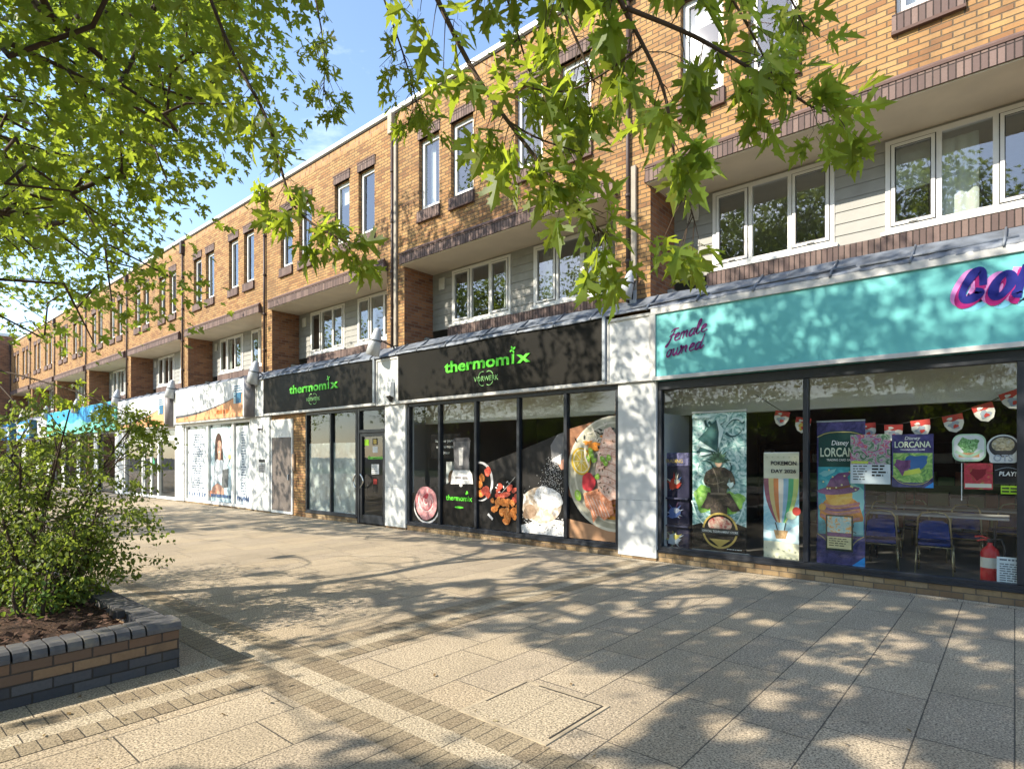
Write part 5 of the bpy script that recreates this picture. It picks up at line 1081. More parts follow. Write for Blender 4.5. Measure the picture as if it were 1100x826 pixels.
def copy_thing(o, loc, rz, label):
    c = o.copy(); COL.objects.link(c); c.location = loc; c.rotation_euler = (0,0,rz); c['label'] = label
    for ch in list(o.children):
        d = ch.copy(); COL.objects.link(d); d.parent = c
    return c
ch0 = chair_parts()
CH = [(-.80, 9.55, .02, 'blue gold framed chair with its back to the window, right of the violet banner pair'), (-1.40, 9.42, .15, 'blue gold framed chair with a bright top rail beside the violet banner'),
      (-.55, 10.75, PI, 'blue chair facing the window across the grey table'), (-1.55, 10.85, PI+.2, 'blue chair facing the window behind the bright railed chair'), (-.1, 11.9, .3, 'blue chair in the gloom at the second table'), (-1.2, 12.0, -.2, 'blue chair deepest in the game shop'), (.75, 9.6, .3, 'blue chair at the right end of the front table')]
for i, (x, y, r, lab) in enumerate(CH):
    if i == 0: ch0.location = (x, y, .12); ch0.rotation_euler = (0,0,r); ch0['label'] = lab
    else: copy_thing(ch0, (x, y, .12), r, lab)
def table(x0, x1, y0, y1, lab):
    t = thing('folding_table', lab, 'table', ((x0+x1)/2, (y0+y1)/2, .12), 'grey tables in the game shop'); b = MB(); b.box(x0,x1,y0,y1,.83,.86,plain('table_grey', (.42,.42,.41), .35),.006); b.build('tabletop', t)
    for sx in (x0+.15, x1-.15):
        for sy in (y0+.08, y1-.08): b = MB(); b.tube([(sx,sy,.829),(sx,sy,.12)], .014, M_BLACK, 8); b.build('leg', t)
table(-1.75, -.05, 9.85, 10.5, 'grey table nearest the game shop window'); table(-1.9, .5, 11.2, 11.8, 'grey table in the gloom behind the front one'); table(.15, 1.7, 9.85, 10.5, 'grey table by the right hand pane')
t = thing('game_shelving', 'dark shelving along the back of the game shop', 'shelving', (-2, 14.9, .12)); b = MB()
for z in (.14, .6, 1.05, 1.5, 1.95): b.box(-4.7, 1.6, 14.7, 15.15, z, z+.03, M_INTD)
for x in (-4.7, -3.2, -1.6, 0, 1.57): b.box(x, x+.03, 14.72, 15.15, .13, 2.2, M_INTD)
b.build('rack', t); b = MB(); rr = random.Random(12)
for z in (.17, .63, 1.08, 1.53):
    x = -4.6
    while x < 1.4: w = rr.uniform(.12, .35); b.box(x, x+w, 14.75, 15.0, z, z+rr.uniform(.15, .32), P('goods_%d' % rr.randrange(5), (.3,.3,.3))); x += w+.03
b.build('goods', t)
# bunting of red and white shield pennants
b = MB(); y = 9.20; pn = [(-2.62,2.23,-.2),(-2.33,2.12,-.15),(-1.98,1.98,0),(-1.52,2.01,.1),(-1.22,1.98,0),(-.92,2.03,.1),(-.58,2.08,.2),(-.28,2.20,.3),(-.02,2.34,.35)]
b.tube([(-3.0,y,2.60)]+[(x, y, z+.10) for x, z, r in pn[:2]]+[(-2.0,y,2.07),(-1.5,y,2.10),(-1.2,y,2.08),(-.9,y,2.13),(-.56,y,2.19),(-.25,y,2.31),(.3,y,2.62)], .005, M_BLACK, 5)
tag(b.build('bunting_string', None, (-1.3, y, 2.1)), 'dark string the red and white pennants hang from', 'string')
REDP = P('pennant_red', (.50,.06,.05)); CRM = P('pennant_cream', (.66,.64,.58)); PG = P('pennant_grey', (.32,.36,.42)); PY = P('pennant_yellow', (.58,.42,.10))
PL = ['first from the left, above the balloon banner', 'second from the left, with a yellow mark', 'third from the left, half behind the mullion', 'fourth from the left, above the violet banner edge', 'fifth, above the comic flyer', 'sixth, above the square violet poster', 'seventh, left of the stickers', 'eighth, above the pale green sticker', 'ninth and highest, at the right end']
for i, (x, z, r) in enumerate(pn):
    a = Art(y-.006, -.002); ca, sa = math.cos(r), math.sin(r); T = lambda q: [(x+u*ca-v*sa, z+u*sa+v*ca) for u, v in q]
    a.poly(T([(-.105,.10),(.105,.10),(.10,-.02),(.065,-.09),(0,-.125),(-.065,-.09),(-.10,-.02)]), CRM); a.poly(T([(-.105,.10),(.105,.10),(.103,.02),(.05,.035),(0,.015),(-.05,.035),(-.103,.02)]), REDP)
    for k, (m, q) in enumerate(((PY if i in (1, 2) else PG, ell(0,-.03,.055,.05,0,14,.2,i)), (REDP, ell(.01,-.045,.03,.022,.3,10,.2,i+3)), (CRM, ell(-.03,.055,.03,.018,0,10,.2,i)))): a.poly(T(q), m)
    tag(a.build('pennant', None, (x, y, z)), 'red and white shield pennant, '+PL[i], 'pennant', 'pennants on the bunting string')
# ------------------------------------------------------------------ planter
PXR, PYB, PX0, PY0 = -4.99, 1.81, -15.5, -4.2
t = thing('brick_planter', 'low brown and blue brick planter with a blue coping in the left foreground', 'planter', (-10, -1.2, 0))
b = MB(); mw = .215
def ring(b, z0, z1, m, ins=0):
    for x0, x1, y0, y1 in ((PXR-mw, PXR-ins, PY0+ins, PYB-ins), (PX0+ins, PX0+mw, PY0+ins, PYB-ins), (PX0+mw, PXR-mw, PYB-mw, PYB-ins), (PX0+mw, PXR-mw, PY0+ins, PY0+mw)): b.box(x0, x1, y0, y1, z0, z1, m)
BLB = brick('blue_brick_courses', [(.062,.064,.070), (.078,.079,.085), (.05,.052,.058), (.09,.09,.094)], (.035,.032,.028), stain=.45, grime=(.12,.10,.075)); ring(b, 0, .15, BLB); ring(b, .15, .30, M_PLANTB, .002); b.build('planter_wall', t)
b = MB(); rr = random.Random(6); gap = .013
def cop(x0, x1, y0, y1, ax, out):
    """one bull-nosed coping brick; the outer top edge is canted"""
    z0, z1 = .303, .375+rr.uniform(-.002, .002); j = rr.uniform(-.002, .002); c = .045
    if ax == 'x':   # outward is +x or -x
        o, i = (x1, x0) if out > 0 else (x0, x1); s = 1 if out > 0 else -1
        prof = [(i, z0), (o+j, z0), (o+j, z1-c), (o+j-s*c*.35, z1-c*.35), (o+j-s*c, z1), (i, z1)]
        V = [(x, y0, z) for x, z in prof]+[(x, y1, z) for x, z in prof]
    else:
        o, i = (y1, y0) if out > 0 else (y0, y1); s = 1 if out > 0 else -1
        prof = [(i, z0), (o+j, z0), (o+j, z1-c), (o+j-s*c*.35, z1-c*.35), (o+j-s*c, z1), (i, z1)]
        V = [(x0, y, z) for y, z in prof]+[(x1, y, z) for y, z in prof]
    n = 6; b.mesh(V, [list(range(n)), list(range(2*n-1, n-1, -1))]+[(k, n+k, n+(k+1) % n, (k+1) % n) for k in range(n)], M_BLUEB)
y = PY0
while y < PYB-.235: cop(PXR-.215, PXR+.012, y, y+.098-gap, 'x', 1); cop(PX0-.01, PX0+.215, y, y+.098-gap, 'x', -1); y += .098
cop(PXR-.215, PXR+.012, y, PYB+.012, 'x', 1); cop(PX0-.01, PX0+.215, y, PYB+.01, 'x', -1)
x = PX0+.22
while x < PXR-.32: cop(x, x+.098-gap, PYB-.215, PYB+.012, 'y', 1); cop(x, x+.098-gap, PY0-.01, PY0+.215, 'y', -1); x += .098
cop(x, PXR-.22, PYB-.215, PYB+.012, 'y', 1); b.build('coping', t)
b = MB(); n = 120; m_ = 70; V = []; F = []; npr = np.random.default_rng(3)
hx = npr.normal(0, .012, (n+1, m_+1))
for i in range(n+1):
    for j in range(m_+1):
        xx = PX0+mw+(PXR-PX0-2*mw)*i/n; yy = PY0+mw+(PYB-PY0-2*mw)*j/m_
        e = min(i, n-i, j, m_-j)/6; V.append((xx, yy, .30+min(1, e)*.05+.025*math.sin(xx*2.1+yy)*math.sin(yy*2.7)+hx[i, j]))
for i in range(n):
    for j in range(m_): F.append((i*(m_+1)+j, (i+1)*(m_+1)+j, (i+1)*(m_+1)+j+1, i*(m_+1)+j+1))
b.mesh(V, F, M_SOIL, True); o = b.build('soil', t)
b = MB(); b.box(-5.60, -5.47, 1.52, 1.58, .35, .415, plain('dark_block', (.03,.028,.027), .8, var=.3, bump=.3), .006); b.box(-5.585, -5.485, 1.50, 1.52, .355, .405, M_BLACK)
tag(b.build('dark_block', None, (-5.53, 1.55, .36)), 'small dark block lying on the planter soil by the coping', 'block')
# bark chips and litter
def scatter(name, m, n, x0, x1, y0, y1, z, s0, s1, seed, flat=.3):
    r = np.random.default_rng(seed); b = MB()
    for i in range(n):
        x, y = r.uniform(x0, x1), r.uniform(y0, y1); s = r.uniform(s0, s1); an = r.uniform(0, 6.3); c, q = math.cos(an)*s, math.sin(an)*s; w = r.uniform(.25, .6); u1, u2 = r.uniform(-flat, flat, 2)*s
        zz = z+s*.35*flat+.003; b.poly([(x-c, y-q, zz+u1), (x+q*w, y-c*w, zz+u2), (x+c, y+q, zz-u1), (x-q*w, y+c*w, zz-u2)], m)
    return setting(b.build(name), 'stuff')
scatter('bark_chips', mottled('bark_chip', [(.3,(.04,.022,.014)),(.6,(.11,.06,.04)),(.8,(.20,.13,.09))], 30, .9), 3800, PX0+.3, PXR-.25, -1.5, PYB-.25, .35, .012, .045, 5, .6)
o = scatter('fallen_leaf_litter', M_DRYLEAF, 170, -12, 4, .5, 8.4, .008, .008, .026, 9, .25)
o = scatter('fallen_leaf_litter', M_DRYLEAF, 80, -4.98, -3.6, -1, 2.0, .008, .008, .025, 10, .3)

# ------------------------------------------------------------------ leaves, branches, trees
LO = [(0,0),(.30,-.07),(.40,.07),(.20,.18),(.46,.32),(.60,.48),(.44,.57),(.19,.46),(.26,.68),(.15,.82),(0,1.05)]
HI = [(.02,.0),(.16,-.06),(.34,-.10),(.30,.0),(.42,.06),(.26,.10),(.10,.15),(.24,.27),(.40,.29),(.44,.39),(.64,.46),(.50,.50),(.52,.62),(.38,.54),(.26,.47),(.10,.39),(.12,.56),(.25,.64),(.17,.70),(.22,.82),(.11,.82),(.06,.95),(0,1.12)]
OV = [(0,0),(.22,.15),(.36,.40),(.34,.62),(.18,.86),(0,1.0)]
def leaf_tpl(half, fold=.18, droop=.22, petiole=0):
    """two mirrored halves sharing the midrib, folded along it"""
    R = [(x, y, fold*abs(x)-droop*y*y) for x, y in half]; L = [(-x, y, fold*abs(x)-droop*y*y) for x, y in half]
    V = R+L[::-1] if half[0][0] == 0 else [(0, .12, -.003)]+R+[(0, .12, -.003)]+L[::-1]
    n = len(V)//2; return np.array(V), [list(range(n)), list(range(n, 2*n))]
def leaves_mesh(name, pos, dirs, ups, size, tpl, m, parent):
    """one mesh of leaves: pos base points, dirs tip direction, ups leaf normal"""
    V0, F0 = tpl; N = len(pos); k = len(V0)
    d = dirs/np.linalg.norm(dirs, axis=1)[:, None]; s = np.cross(d, ups); s /= np.maximum(np.linalg.norm(s, axis=1)[:, None], 1e-6); u = np.cross(s, d)
    V = pos[:, None, :]+size[:, None, None]*(V0[None, :, 0:1]*s[:, None, :]+V0[None, :, 1:2]*d[:, None, :]+V0[None, :, 2:3]*u[:, None, :])
    V = V.reshape(-1, 3)-np.array(ORG.get(parent.name, Vector()))
    lt = np.array([len(f) for f in F0]); flat = np.concatenate([np.array(f) for f in F0])
    loops = (np.arange(N)[:, None]*k+flat[None, :]).ravel(); tot = np.tile(lt, N); st = np.concatenate([[0], np.cumsum(tot)[:-1]])
    me = bpy.data.meshes.new(name); me.vertices.add(len(V)); me.vertices.foreach_set('co', V.ravel()); me.loops.add(len(loops)); me.loops.foreach_set('vertex_index', loops.astype(np.int32))
    me.polygons.add(len(tot)); me.polygons.foreach_set('loop_start', st.astype(np.int32)); me.polygons.foreach_set('loop_total', tot.astype(np.int32))
    me.materials.append(m); me.update(calc_edges=True); me.validate()
    o = bpy.data.objects.new(name, me); COL.objects.link(o); o.parent = parent; return o
def limbs(nodes, par, rad, m, name, parent, n=6, skip=None):
    """tapered segments between each node and its parent"""
    P_ = np.array(nodes); V = []; F = []
    for i in range(len(P_)):
        p = par[i]
        if p < 0 or (skip and skip(i)): continue
        a, c = P_[p], P_[i]; d = c-a; L = np.linalg.norm(d)
        if L < 1e-5: continue
        d = d/L; q = np.cross(d, (0,0,1.)) if abs(d[2]) < .95 else np.cross(d, (1.,0,0)); q /= np.linalg.norm(q); w = np.cross(d, q); b0 = len(V)
        r0, r1 = min(rad[p], rad[i]*1.5), rad[i]
        for (cc, r) in ((a-d*r0*.3, r0), (c+d*r1*.2, r1)):
            for j in range(n): t = 2*PI*j/n; V.append(cc+(q*math.cos(t)+w*math.sin(t))*r)
        for j in range(n): F.append((b0+j, b0+(j+1) % n, b0+n+(j+1) % n, b0+n+j))
    b = MB(); b.mesh(V, F, m, True); return b.build(name, parent)
CY, SY = math.cos(YAW), math.sin(YAW)
def project(p):
    x, y, z = p; X = CY*x+SY*y; Z = -SY*x+CY*y
    return (550+631.2*X/Z, 491-631.2*(z-1.65)/Z, Z) if Z > .05 else (None, None, Z)
def inside(pt, poly):
    x, y = pt; r = False; j = len(poly)-1
    for i in range(len(poly)):
        xi, yi = poly[i]; xj, yj = poly[j]
        if (yi > y) != (yj > y) and x < (xj-xi)*(y-yi)/(yj-yi)+xi: r = not r
        j = i
    return r
# where sunlight reaches the ground and walls (metres on the ground; and on the wall plane): crown gaps are left above those places
def G_(px, py): k = 1.65/(py-491); X = (px-550)*k; Z = 631.2*k; return (CY*X-SY*Z, SY*X+CY*Z)
LIT_G = [[G_(*q) for q in poly] for poly in (
    [(140,575),(250,568),(400,578),(520,588),(590,600),(520,622),(400,632),(300,642),(200,652),(150,640)],
    [(385,705),(470,680),(560,690),(640,715),(730,745),(690,790),(600,826),(480,826),(400,790),(310,752),(320,722)],
    [(40,752),(190,726),(310,755),(350,826),(170,826)])]
SH = -np.array(SUN_TO)
def shadow_hit(p):
    t = p[2]/SUN_TO.z; g = np.array(p)+SH*t
    if g[1] < 8.5: return 'g', (g[0], g[1])
    t = (8.6-p[1])/SH[1]; w = np.array(p)+SH*t; return 'w', (w[0], w[2])
def vinside(x, y, poly):
    r = np.zeros(len(x), bool); j = len(poly)-1
    for i in range(len(poly)):
        xi, yi = poly[i]; xj, yj = poly[j]
        if abs(yj-yi) > 1e-9: r ^= ((yi > y) != (yj > y)) & (x < (xj-xi)*(y-yi)/(yj-yi)+xi)
        j = i
    return r
_T = np.random.default_rng(77).random((4, 256, 256))
def flecks(u, v, cell, amount, r0, r1):
    """round gaps on a jittered grid"""
    hit = np.zeros(len(u), bool); a, b = u/cell, v/cell; ia, ib = np.floor(a).astype(int), np.floor(b).astype(int)
    for da in (-1, 0, 1):
        for db in (-1, 0, 1):
            ca, cb = ia+da, ib+db; t = _T[:, ca % 256, cb % 256]
            d = np.hypot(a-(ca+t[0]), b-(cb+t[1])); hit |= (t[2] < amount) & (d < (r0+(r1-r0)*t[3])/cell)
    return hit
def open_sky(P, rng):
    """which leaves to leave out so that sunlight reaches the places it does"""
    sx, sy, sz = SUN_TO; t = P[:, 2]/sz; gx, gy = P[:, 0]-sx*t, P[:, 1]-sy*t
    tw = (8.6-P[:, 1])/(-sy); wx, wz = P[:, 0]-sx*tw, P[:, 2]-sz*tw; wall = gy > 8.55; r = rng.random(len(P)); out = np.zeros(len(P), bool)
    g = ~wall; big = np.zeros(len(P), bool)
    for q in LIT_G: big |= vinside(gx, gy, q)
    out |= g & big & (r < .993)
    out |= g & (flecks(gx, gy, .56, .78, .08, .24)) & (r < .95)
    out |= g & (gx < -13) & flecks(gx, gy*.8, 1.3, .75, .2, .55) & (r < .93)
    up = wall & (wz > 6.0) & (wz < 9.95)
    out |= up & (wx > -4.6) & (r < .985)
    out |= up & (wx <= -4.6) & (wx > -11.2) & ((wz > 8.6) | (wx > -6.8)) & (r < .9)
    out |= up & (wx <= -11.2) & (wx > -17.5) & (wz > 7.6) & (r < .93)
    out |= up & (wx <= -17.5) & (r < .96)
    out |= up & flecks(wx, wz, .7, .6, .12, .3) & (r < .9)
    mid = wall & (wz > 4.2) & (wz <= 6.0); out |= mid & ((wx < -17) & (r < .75) | flecks(wx, wz, .6, .55, .1, .28) & (r < .93))
    low = wall & (wz <= 4.2); out |= low & ((wx < -17) & flecks(wx*1.6, wz*.7, .6, .75, .12, .34) | flecks(wx, wz, .52, .5, .07, .2) & ((wx < -5) | (wz < 2.8)) | flecks(wx, wz, .5, .36, .07, .17)) & (r < .93)
    return out
NEAR = [(-1.6,1.65,3.1),(-1.3,1.75,2.7),(-1.1,1.8,2.45),(-.95,1.8,3.0),(-.85,1.9,2.5),(-.7,2.2,3.05),(-.75,2.25,3.3),(-1.3,1.9,3.4),(-3.1,1.7,3.3),(-2.8,1.8,2.85)]
_q = np.random.default_rng(5)
for _ in range(70):
    _x, _y, _Z = _q.uniform(-60, 290), _q.uniform(-40, 330), _q.uniform(4.8, 8.5); _X = (_x-550)/631.2*_Z; NEAR.append((CY*_X-SY*_Z, SY*_X+CY*_Z, 1.65+(491-_y)/631.2*_Z))
for _ in range(16): NEAR.append((_q.uniform(-8.2,-6.3), _q.uniform(.9,1.6), _q.uniform(.5,2.1)))
def over_near(P):
    """leaves that would put the hanging shoots wholly in shade"""
    s = np.array(SUN_TO); o = np.zeros(len(P), bool)
    for qi, q in enumerate(NEAR):
        w = P-np.array(q); k = w@s; o |= (k > .6) & (np.linalg.norm(w-k[:, None]*s, axis=1) < (.48 if qi >= 80 else .30))
    return o
DENSE = [[(-400,-400),(292,-400),(292,20),(280,70),(262,120),(232,148),(205,165),(165,185),(130,210),(95,235),(50,252),(-400,270)]]
SPARSE = [[(-400,262),(50,250),(130,212),(185,190),(205,215),(175,262),(188,315),(160,350),(120,375),(60,400),(0,415),(-400,415)]]
def frame_ok(p, r):
    px, py, Z = project(p)
    if px is None: return True
    if Z < 1.2 and abs(p[2]-1.65) < 2.2: return False
    if -60 < px < 1160 and -70 < py < 890:
        if Z < 2.6: return False
        if any(inside((px, py), q) for q in DENSE): return True
        if any(inside((px, py), q) for q in SPARSE): return r.random() < .34
        return False
    return True
def grow(base, fork, pts, r, extra=None):
    """connect crown points to the trunk: every point joins the nearest node already in the tree"""
    base = np.array(base, float); fork = np.array(fork, float); nodes = []; par = []
    for i in range(7):
        t = i/6; nodes.append(base+(fork-base)*t+np.array([.12*math.sin(2.2*t+base[0]), .10*math.sin(3*t), 0])*t); par.append(i-1)
    order = np.argsort(np.linalg.norm(pts-fork, axis=1)); tip = []
    arr = np.zeros((20000, 3)); arr[:7] = nodes; n = 7; dep = np.zeros(20000)
    for k in order:
        p = pts[k]; d = np.linalg.norm(arr[4:n]-p, axis=1); j = int(np.argmin(d+.12*dep[4:n]))+4; L = d[j-4]; m = max(1, int(L/.55)); prev = j
        for s in range(1, m+1):
            q = arr[j]+(p-arr[j])*s/m
            if s < m: q = q+r.normal(0, .03*min(L, 2), 3)+np.array([0, 0, .10*math.sin(PI*s/m)*min(L, 2)])
            arr[n] = q; dep[n] = dep[prev]+L/m; par.append(prev); prev = n; n += 1
        tip.append(prev)
    return arr[:n], par, tip, order
def radii(n, par, tip, r0, r1, p=.42):
    c = np.zeros(n)
    for t in tip: c[t] += 1
    for i in range(n-1, 0, -1):
        if par[i] >= 0: c[par[i]] += c[i]
    c = np.maximum(c, 1); return r1*(c**p)/(1)*np.minimum(1, r0/(r1*c.max()**p))+.002
def crown_leaves(pts, nper, sig, r, lsize, up=.9):
    """leaves of each spray: spread more sideways than up, tips hanging"""
    N = len(pts)*nper; c = np.repeat(pts, nper, 0); off = r.normal(0, 1, (N, 3))*np.array([sig, sig, sig*.42]); pos = c+off; pos[:, 2] -= .25*(off[:, 0]**2+off[:, 1]**2)/max(sig, .01)*.5
    d = off*np.array([1, 1, .3])+r.normal(0, .25, (N, 3)); d[:, 2] -= .25; ups = np.stack([r.normal(0, .5, N), r.normal(0, .5, N), np.full(N, up)], 1)
    return pos, d, ups, lsize*r.uniform(.65, 1.2, N)
def sample(center, rad, n, r, zmin, hollow=.35):
    out = []
    while len(out) < n:
        v = r.normal(0, 1, 3); v /= np.linalg.norm(v); q = r.random()**(1/2.2)
        if q < hollow: continue
        p = np.array(center)+np.array(rad)*v*q
        # uneven crown: push the outline in and out
        p += np.array(rad)*v*.12*math.sin(3.1*v[0]*3+center[0])*math.sin(4*v[1]+2*v[2])
        if p[2] > zmin: out.append(p)
    return out
def tree(label, base, fork, blobs, nper, sig, lsize, seed, near=False, trunk_r=.24, spray=None, group='maple trees along the paved walk'):
    r = np.random.default_rng(seed); t = thing('maple_tree', label, 'tree', base, group)
    pts = []
    for c, rad, n, zmin in blobs: pts += sample(c, rad, n, r, zmin)
    keep = [p for p in pts if frame_ok(p, r)]
    kp = np.array(keep); op = open_sky(kp, r); keep = [p for p, q in zip(keep, op) if not q or r.random() < .25]
    pts = np.array(keep); nodes, par, tip, order = grow(base, fork, pts, r); rad = radii(len(nodes), par, tip, trunk_r, .0065)
    main = lambda i: rad[i] < .03
    tr = [i for i in range(len(nodes))]
    # let no limb cross the open view
    def hide(i):
        px, py, Z = project(nodes[i])
        return px is not None and 330 < px < 1120 and py > -30
    limbs(nodes, par, rad, M_BARK, 'trunk', t, 8, lambda i: rad[i] < .035 or hide(i)); limbs(nodes, par, rad, M_TWIG, 'branches', t, 5, lambda i: rad[i] >= .035 or hide(i))
    pos, d, u, s = crown_leaves(pts, nper, sig, r, lsize); ok = ~open_sky(pos+d/np.linalg.norm(d, axis=1)[:, None]*.05, r) & ~over_near(pos)
    for i, p in enumerate(pos):
        if not ok[i]: continue
        px, py, Z = project(p)
        if px is not None and 345 < px < 1130 and py > -40 and Z < 14: ok[i] = False
        if px is not None and Z < 1.3 and -80 < px < 1180 and -80 < py < 900: ok[i] = False
    leaves_mesh('foliage', pos[ok], d[ok], u[ok], s[ok], leaf_tpl(LO), M_LEAFA, t)
    return t, nodes
def hang(t, chains, seed, size, dens, m=M_LEAFH, side=.16):
    """leafy hanging shoots with full leaf outlines: chain points carry the twig, leaves sit on short side shoots"""
    r = np.random.default_rng(seed); b = MB(); Ps = []; D = []; U = []; S = []
    for pts, r0, start, sz in chains:
        P_ = [Vector(p) for p in pts]
        for _ in range(2):
            Q = [P_[0]]
            for i in range(len(P_)-1): Q += [P_[i]*.75+P_[i+1]*.25, P_[i]*.25+P_[i+1]*.75]
            P_ = Q+[P_[-1]]
        n = len(P_); b.tube(P_, [r0*(1-.75*i/(n-1))+.0012 for i in range(n)], M_TWIG, 6)
        L = sum((P_[i+1]-P_[i]).length for i in range(n-1)); cnt = int(L*dens); acc = 0
        for k in range(cnt):
            f = start+(1-start)*(k+r.random())/cnt; x = f*(n-1); i = min(int(x), n-2); p = P_[i].lerp(P_[i+1], x-i); ax = (P_[i+1]-P_[i]).normalized()
            sd = Vector(r.normal(0, 1, 3)); sd = (sd-ax*sd.dot(ax)).normalized(); taper = 1-.45*f
            e = p+(sd*side*taper*r.uniform(.25, 1)+ax*.07*r.random()+Vector((0,0,-.05)))
            b.tube([p, p.lerp(e, .5)+Vector((0,0,.012)), e], [.0022,.0016,.0012], M_TWIG, 4, False)
            for q in range(3 if r.random() < .7 else 2):
                dv = sd*.7+ax*.45+Vector(r.normal(0, .55, 3)); dv.z -= .55; st = e+Vector(r.normal(0, .012, 3)); pe = st+dv.normalized()*.035
                b.tube([st, pe], .0009, M_TWIG, 3, False)
                Ps.append(pe); D.append(dv); uu = Vector(r.normal(0, .55, 3)); uu.z += .9; U.append(uu); S.append(size*sz*r.uniform(.55, 1.15))
    b.build('shoots', t); leaves_mesh('near_foliage', np.array(Ps), np.array(D), np.array(U), np.array(S), leaf_tpl(HI, .20, .40), m, t)

tA, nA = tree('big leafy maple rising from the planter on the left, its crown filling the upper left', (-10.2, -1.6, .3), (-9.6, -1.2, 3.3),
    [((-8.2, -.6, 7.4), (5.8, 5.0, 4.4), 800, 2.9), ((-6.6, 1.6, 5.6), (3.2, 2.4, 2.6), 170, 3.0), ((-10.5, 2.6, 5.2), (4.2, 2.2, 2.8), 200, 2.7), ((-11.6, 3.5, 10.0), (3.0, 1.6, 1.5), 110, 7)], 56, .34, .100, 21, trunk_r=.26)
tB, nB = tree('maple overhanging the view, its lobed leaves hanging across the top centre', (2.6, -6.0, 0), (2.3, -5.4, 3.6),
    [((-3.6, -3.2, 7.2), (5.4, 4.6, 4.0), 720, 3.3), ((-1.2, -1.2, 6.0), (3.4, 2.6, 2.4), 200, 4.2)], 46, .36, .135, 22)
tC, nC = tree('maple farther along the walk whose thin lower sprays show at the far left', (-20.8, -1.0, 0), (-20.6, -.8, 3.3),
    [((-20.0, .2, 7.0), (6.4, 5.0, 4.2), 640, 3.0)], 44, .40, .14, 23)
tD, nD = tree('distant maple beyond the shrub towards the end wall', (-36, -.5, 0), (-35.8, -.4, 3.3), [((-35.5, .2, 7.0), (6.0, 5.0, 4.2), 460, 3.2)], 40, .46, .17, 24)
# hanging shoots in the near view
B1 = [(-1.83,1.46,3.77),(-1.72,1.56,3.44),(-1.61,1.65,3.15),(-1.48,1.70,2.94),(-1.32,1.76,2.70),(-1.22,1.79,2.56),(-1.11,1.81,2.44)]
B1b = [(-1.48,1.70,2.94),(-1.36,1.73,2.84),(-1.24,1.83,2.79)]
B2 = [(-1.05,1.60,3.40),(-1.0,1.71,3.17),(-.96,1.81,3.05),(-.90,1.86,2.89),(-.88,1.88,2.67)]
B2t = [(-.88,1.88,2.67),(-.86,1.90,2.57),(-.84,1.92,2.50),(-.83,1.93,2.45)]
B3 = [(-.98,1.73,3.14),(-.84,1.91,3.09),(-.76,2.11,3.07),(-.66,2.33,3.03),(-.57,2.47,2.97),(-.51,2.59,3.0)]
B3b = [(-.93,2.10,3.68),(-.82,2.19,3.40),(-.74,2.26,3.22),(-.69,2.31,3.08)]; B3c = [(-.87,2.54,3.95),(-.75,2.65,3.67),(-.68,2.71,3.48)]
B4 = [(-3.88,1.42,4.96),(-3.64,1.49,4.37),(-3.42,1.55,3.92),(-3.27,1.67,3.59),(-3.12,1.67,3.22),(-3.08,1.71,3.04),(-2.85,1.77,2.87),(-2.72,1.89,2.80)]
B5 = [(-2.56,1.75,4.41),(-2.34,1.82,3.81),(-2.27,1.88,3.54),(-2.24,1.90,3.38)]; B6 = [(-3.34,1.88,4.96),(-3.16,1.90,4.37),(-3.12,1.94,4.04),(-3.13,1.93,3.82)]
B7 = [(-1.52,1.72,3.77),(-1.38,1.84,3.51),(-1.32,1.90,3.33),(-1.25,1.96,3.11)]; B8 = [(-1.85,1.84,4.04),(-1.71,1.96,3.71),(-1.60,1.93,3.40),(-1.55,1.96,3.22)]; B9 = [(-.96,1.81,3.05),(-1.11,1.81,3.02),(-1.24,1.77,2.98),(-1.38,1.72,3.03)]
def limb_from(nodes, q):
    q = np.array(q); d = np.linalg.norm(nodes-q, axis=1)+3*np.maximum(0, q[2]+.3-nodes[:, 2]); k = int(np.argmin(d)); p = nodes[k]; return [tuple(p), tuple(p*.6+q*.4+np.array([0,0,.12])), tuple(q)]
def chain(n, B, r0, start, sz): return [(limb_from(n, B[0]), r0*1.25, .999, sz), (B, r0, start, sz)]
hang(tB, sum([chain(nB, B1, .011, .12, 1.0), [(B1b, .004, .2, 1.0)], chain(nB, B2, .010, .12, 1.05), [(B2t, .0035, .45, .95)], [(B3, .007, .15, 1.0)], chain(nB, B3b, .006, .1, 1.0), chain(nB, B3c, .006, .05, 1.0), chain(nB, B7, .007, .1, 1.0), chain(nB, B8, .006, .1, .95), [(B9, .004, .35, 1.0)], chain(nB, B5, .005, .4, .65)], []), 31, .114, 23)
LOW1 = [(-11.08,1.05,3.06),(-9.97,1.47,2.63),(-9.44,1.66,2.07),(-9.16,1.77,1.78)]; LOW2 = [(-9.0,.86,2.75),(-7.94,1.63,2.45),(-7.36,2.0,2.20),(-6.95,2.3,1.97)]
hang(tA, sum([chain(nA, B4, .011, .1, 1.0), chain(nA, B6, .005, .45, .6), chain(nA, LOW1, .012, .75, .8), chain(nA, LOW2, .010, .3, .75)], []), 32, .118, 21)
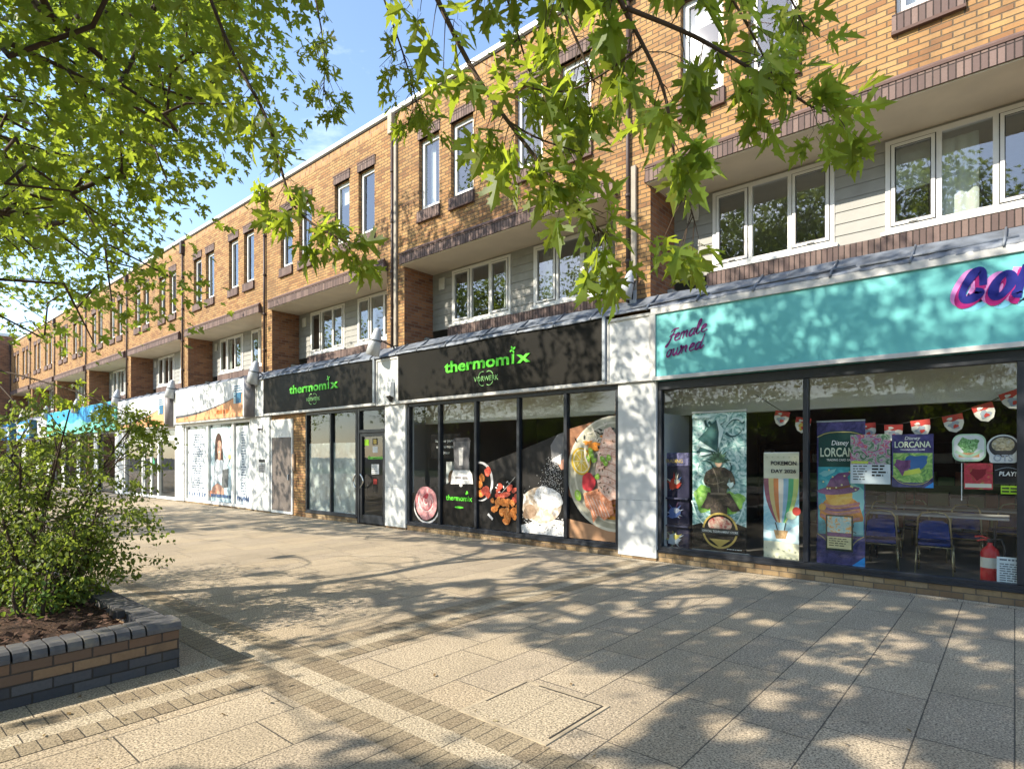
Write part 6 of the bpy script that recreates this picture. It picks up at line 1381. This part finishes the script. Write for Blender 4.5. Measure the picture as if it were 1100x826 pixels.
# distant copies behind the viewer, which the glass reflects
for i, (x, y, rz, lab) in enumerate([(-30, -24, 1.0, 'maple across the walk, farthest left behind the viewer'), (-14, -22, 2.2, 'maple across the walk behind the viewer, left of centre'), (1, -24, 3.1, 'maple across the walk straight behind the viewer'), (15, -22, 4.0, 'maple across the walk behind the viewer, right of centre'), (29, -25, 5.2, 'maple across the walk, farthest right behind the viewer')]):
    copy_thing(tD if i % 2 else tC, (x, y, 0), rz, lab)
t = thing('opposite_building', 'long low brick building added unseen behind the viewer for window reflections', 'building', (0, -40, 0)); b = MB(); b.box(-70, 60, -50, -40, 0, 6.5, M_BRICKB); b.build('wall', t); b = MB(); b.box(-70.2, 60.2, -50.2, -39.8, 6.501, 6.8, M_COPING); b.build('coping', t)  # unseen building, added to give the shop glass something dark to reflect
b = MB(); b.poly([(-80,-39,.01),(60,-39,.01),(60,-16,.01),(-80,-16,.01)], mottled('lawn_green', [(.3,(.03,.06,.012)),(.6,(.06,.10,.02)),(.8,(.09,.13,.03))], 6, .95, 0, 6, .4)); setting(b.build('lawn'))

# ------------------------------------------------------------------ shrubs in the planter
def shrub(label, base, stems, seed, h, spread, n, ls, name='leafy_shrub', m=M_LEAFS, lean=(0,0), tpl=OV, sig=.10, nper=16):
    r = np.random.default_rng(seed); t = thing(name, label, 'shrub', base); b = MB(); bx, by, bz = base; C = []
    for k in range(stems):
        an = 2*PI*k/stems+r.uniform(-.3, .3); e = np.array([bx+lean[0]+spread*math.cos(an)*r.uniform(.3, 1), by+lean[1]+spread*math.sin(an)*r.uniform(.3, 1), bz+h*r.uniform(.65, 1)])
        s = np.array([bx+.12*math.cos(an), by+.12*math.sin(an), bz-.03]); mid = (s+e)/2+np.array([0, 0, h*.12])+r.normal(0, .06, 3)
        pts = [tuple(s*(1-u)**2+mid*2*u*(1-u)+e*u*u) for u in np.linspace(0, 1, 8)]; b.tube(pts, [.018*(1-.8*i/7)+.003 for i in range(8)], M_TWIG, 6)
        for q in range(n):
            u = r.uniform(.45 if h > 1.2 else .25, 1); p = np.array(pts[int(u*7)]); w = p+r.normal(0, 1, 3)*np.array([spread*.34, spread*.34, h*.14]); w[2] = max(w[2], bz+.06)
            if w[0] > PXR+.45 and w[2] < .6: continue
            b.tube([tuple(p), tuple((p+w)/2+np.array([0,0,.05])), tuple(w)], [.005,.0035,.002], M_TWIG, 4, False); C.append(w)
    b.build('stems', t); C = np.array(C); pos, d, u, s = crown_leaves(C, nper, sig, r, ls, .6); pos[:, 2] = np.maximum(pos[:, 2], bz+.02); leaves_mesh('foliage', pos, d, u, s, leaf_tpl(tpl, .2, .25), m, t); return t
shrub('tall loose shrub with many bare stems in the planter, arching to the right', (-7.55, 1.25, .33), 9, 31, 1.80, 1.0, 22, .042, lean=(.15, .05), sig=.085, nper=30)
shrub('lower dense shrub spilling over the planter edge towards the paving', (-6.7, 1.35, .33), 7, 33, .95, .60, 24, .040, lean=(.2, .05), sig=.08, nper=32)
shrub('shrub at the very left edge of the picture', (-7.9, .45, .33), 8, 35, 1.7, .75, 20, .042, sig=.085, nper=26)
shrub('shrub behind the tall loose one, farther along the planter', (-9.6, 1.0, .33), 8, 37, 1.8, .9, 20, .042, sig=.085, nper=26)
for i, (x, y, lab) in enumerate([(-6.25, 1.15, 'fresh green low plant in front of the dense shrub'), (-6.9, .75, 'fresh green low plant at the foot of the bare stems'), (-7.4, .55, 'fresh green low plant at the left edge of the soil'), (-5.85, .62, 'tiny pale seedling alone on the soil near the coping')]):
    k = .35 if i == 3 else 1
    shrub(lab, (x, y, .34), 6, 50+i, .34*k, .24*k, 6, .045, 'low_plant', M_LEAFG, sig=.06, nper=7 if i < 3 else 2)
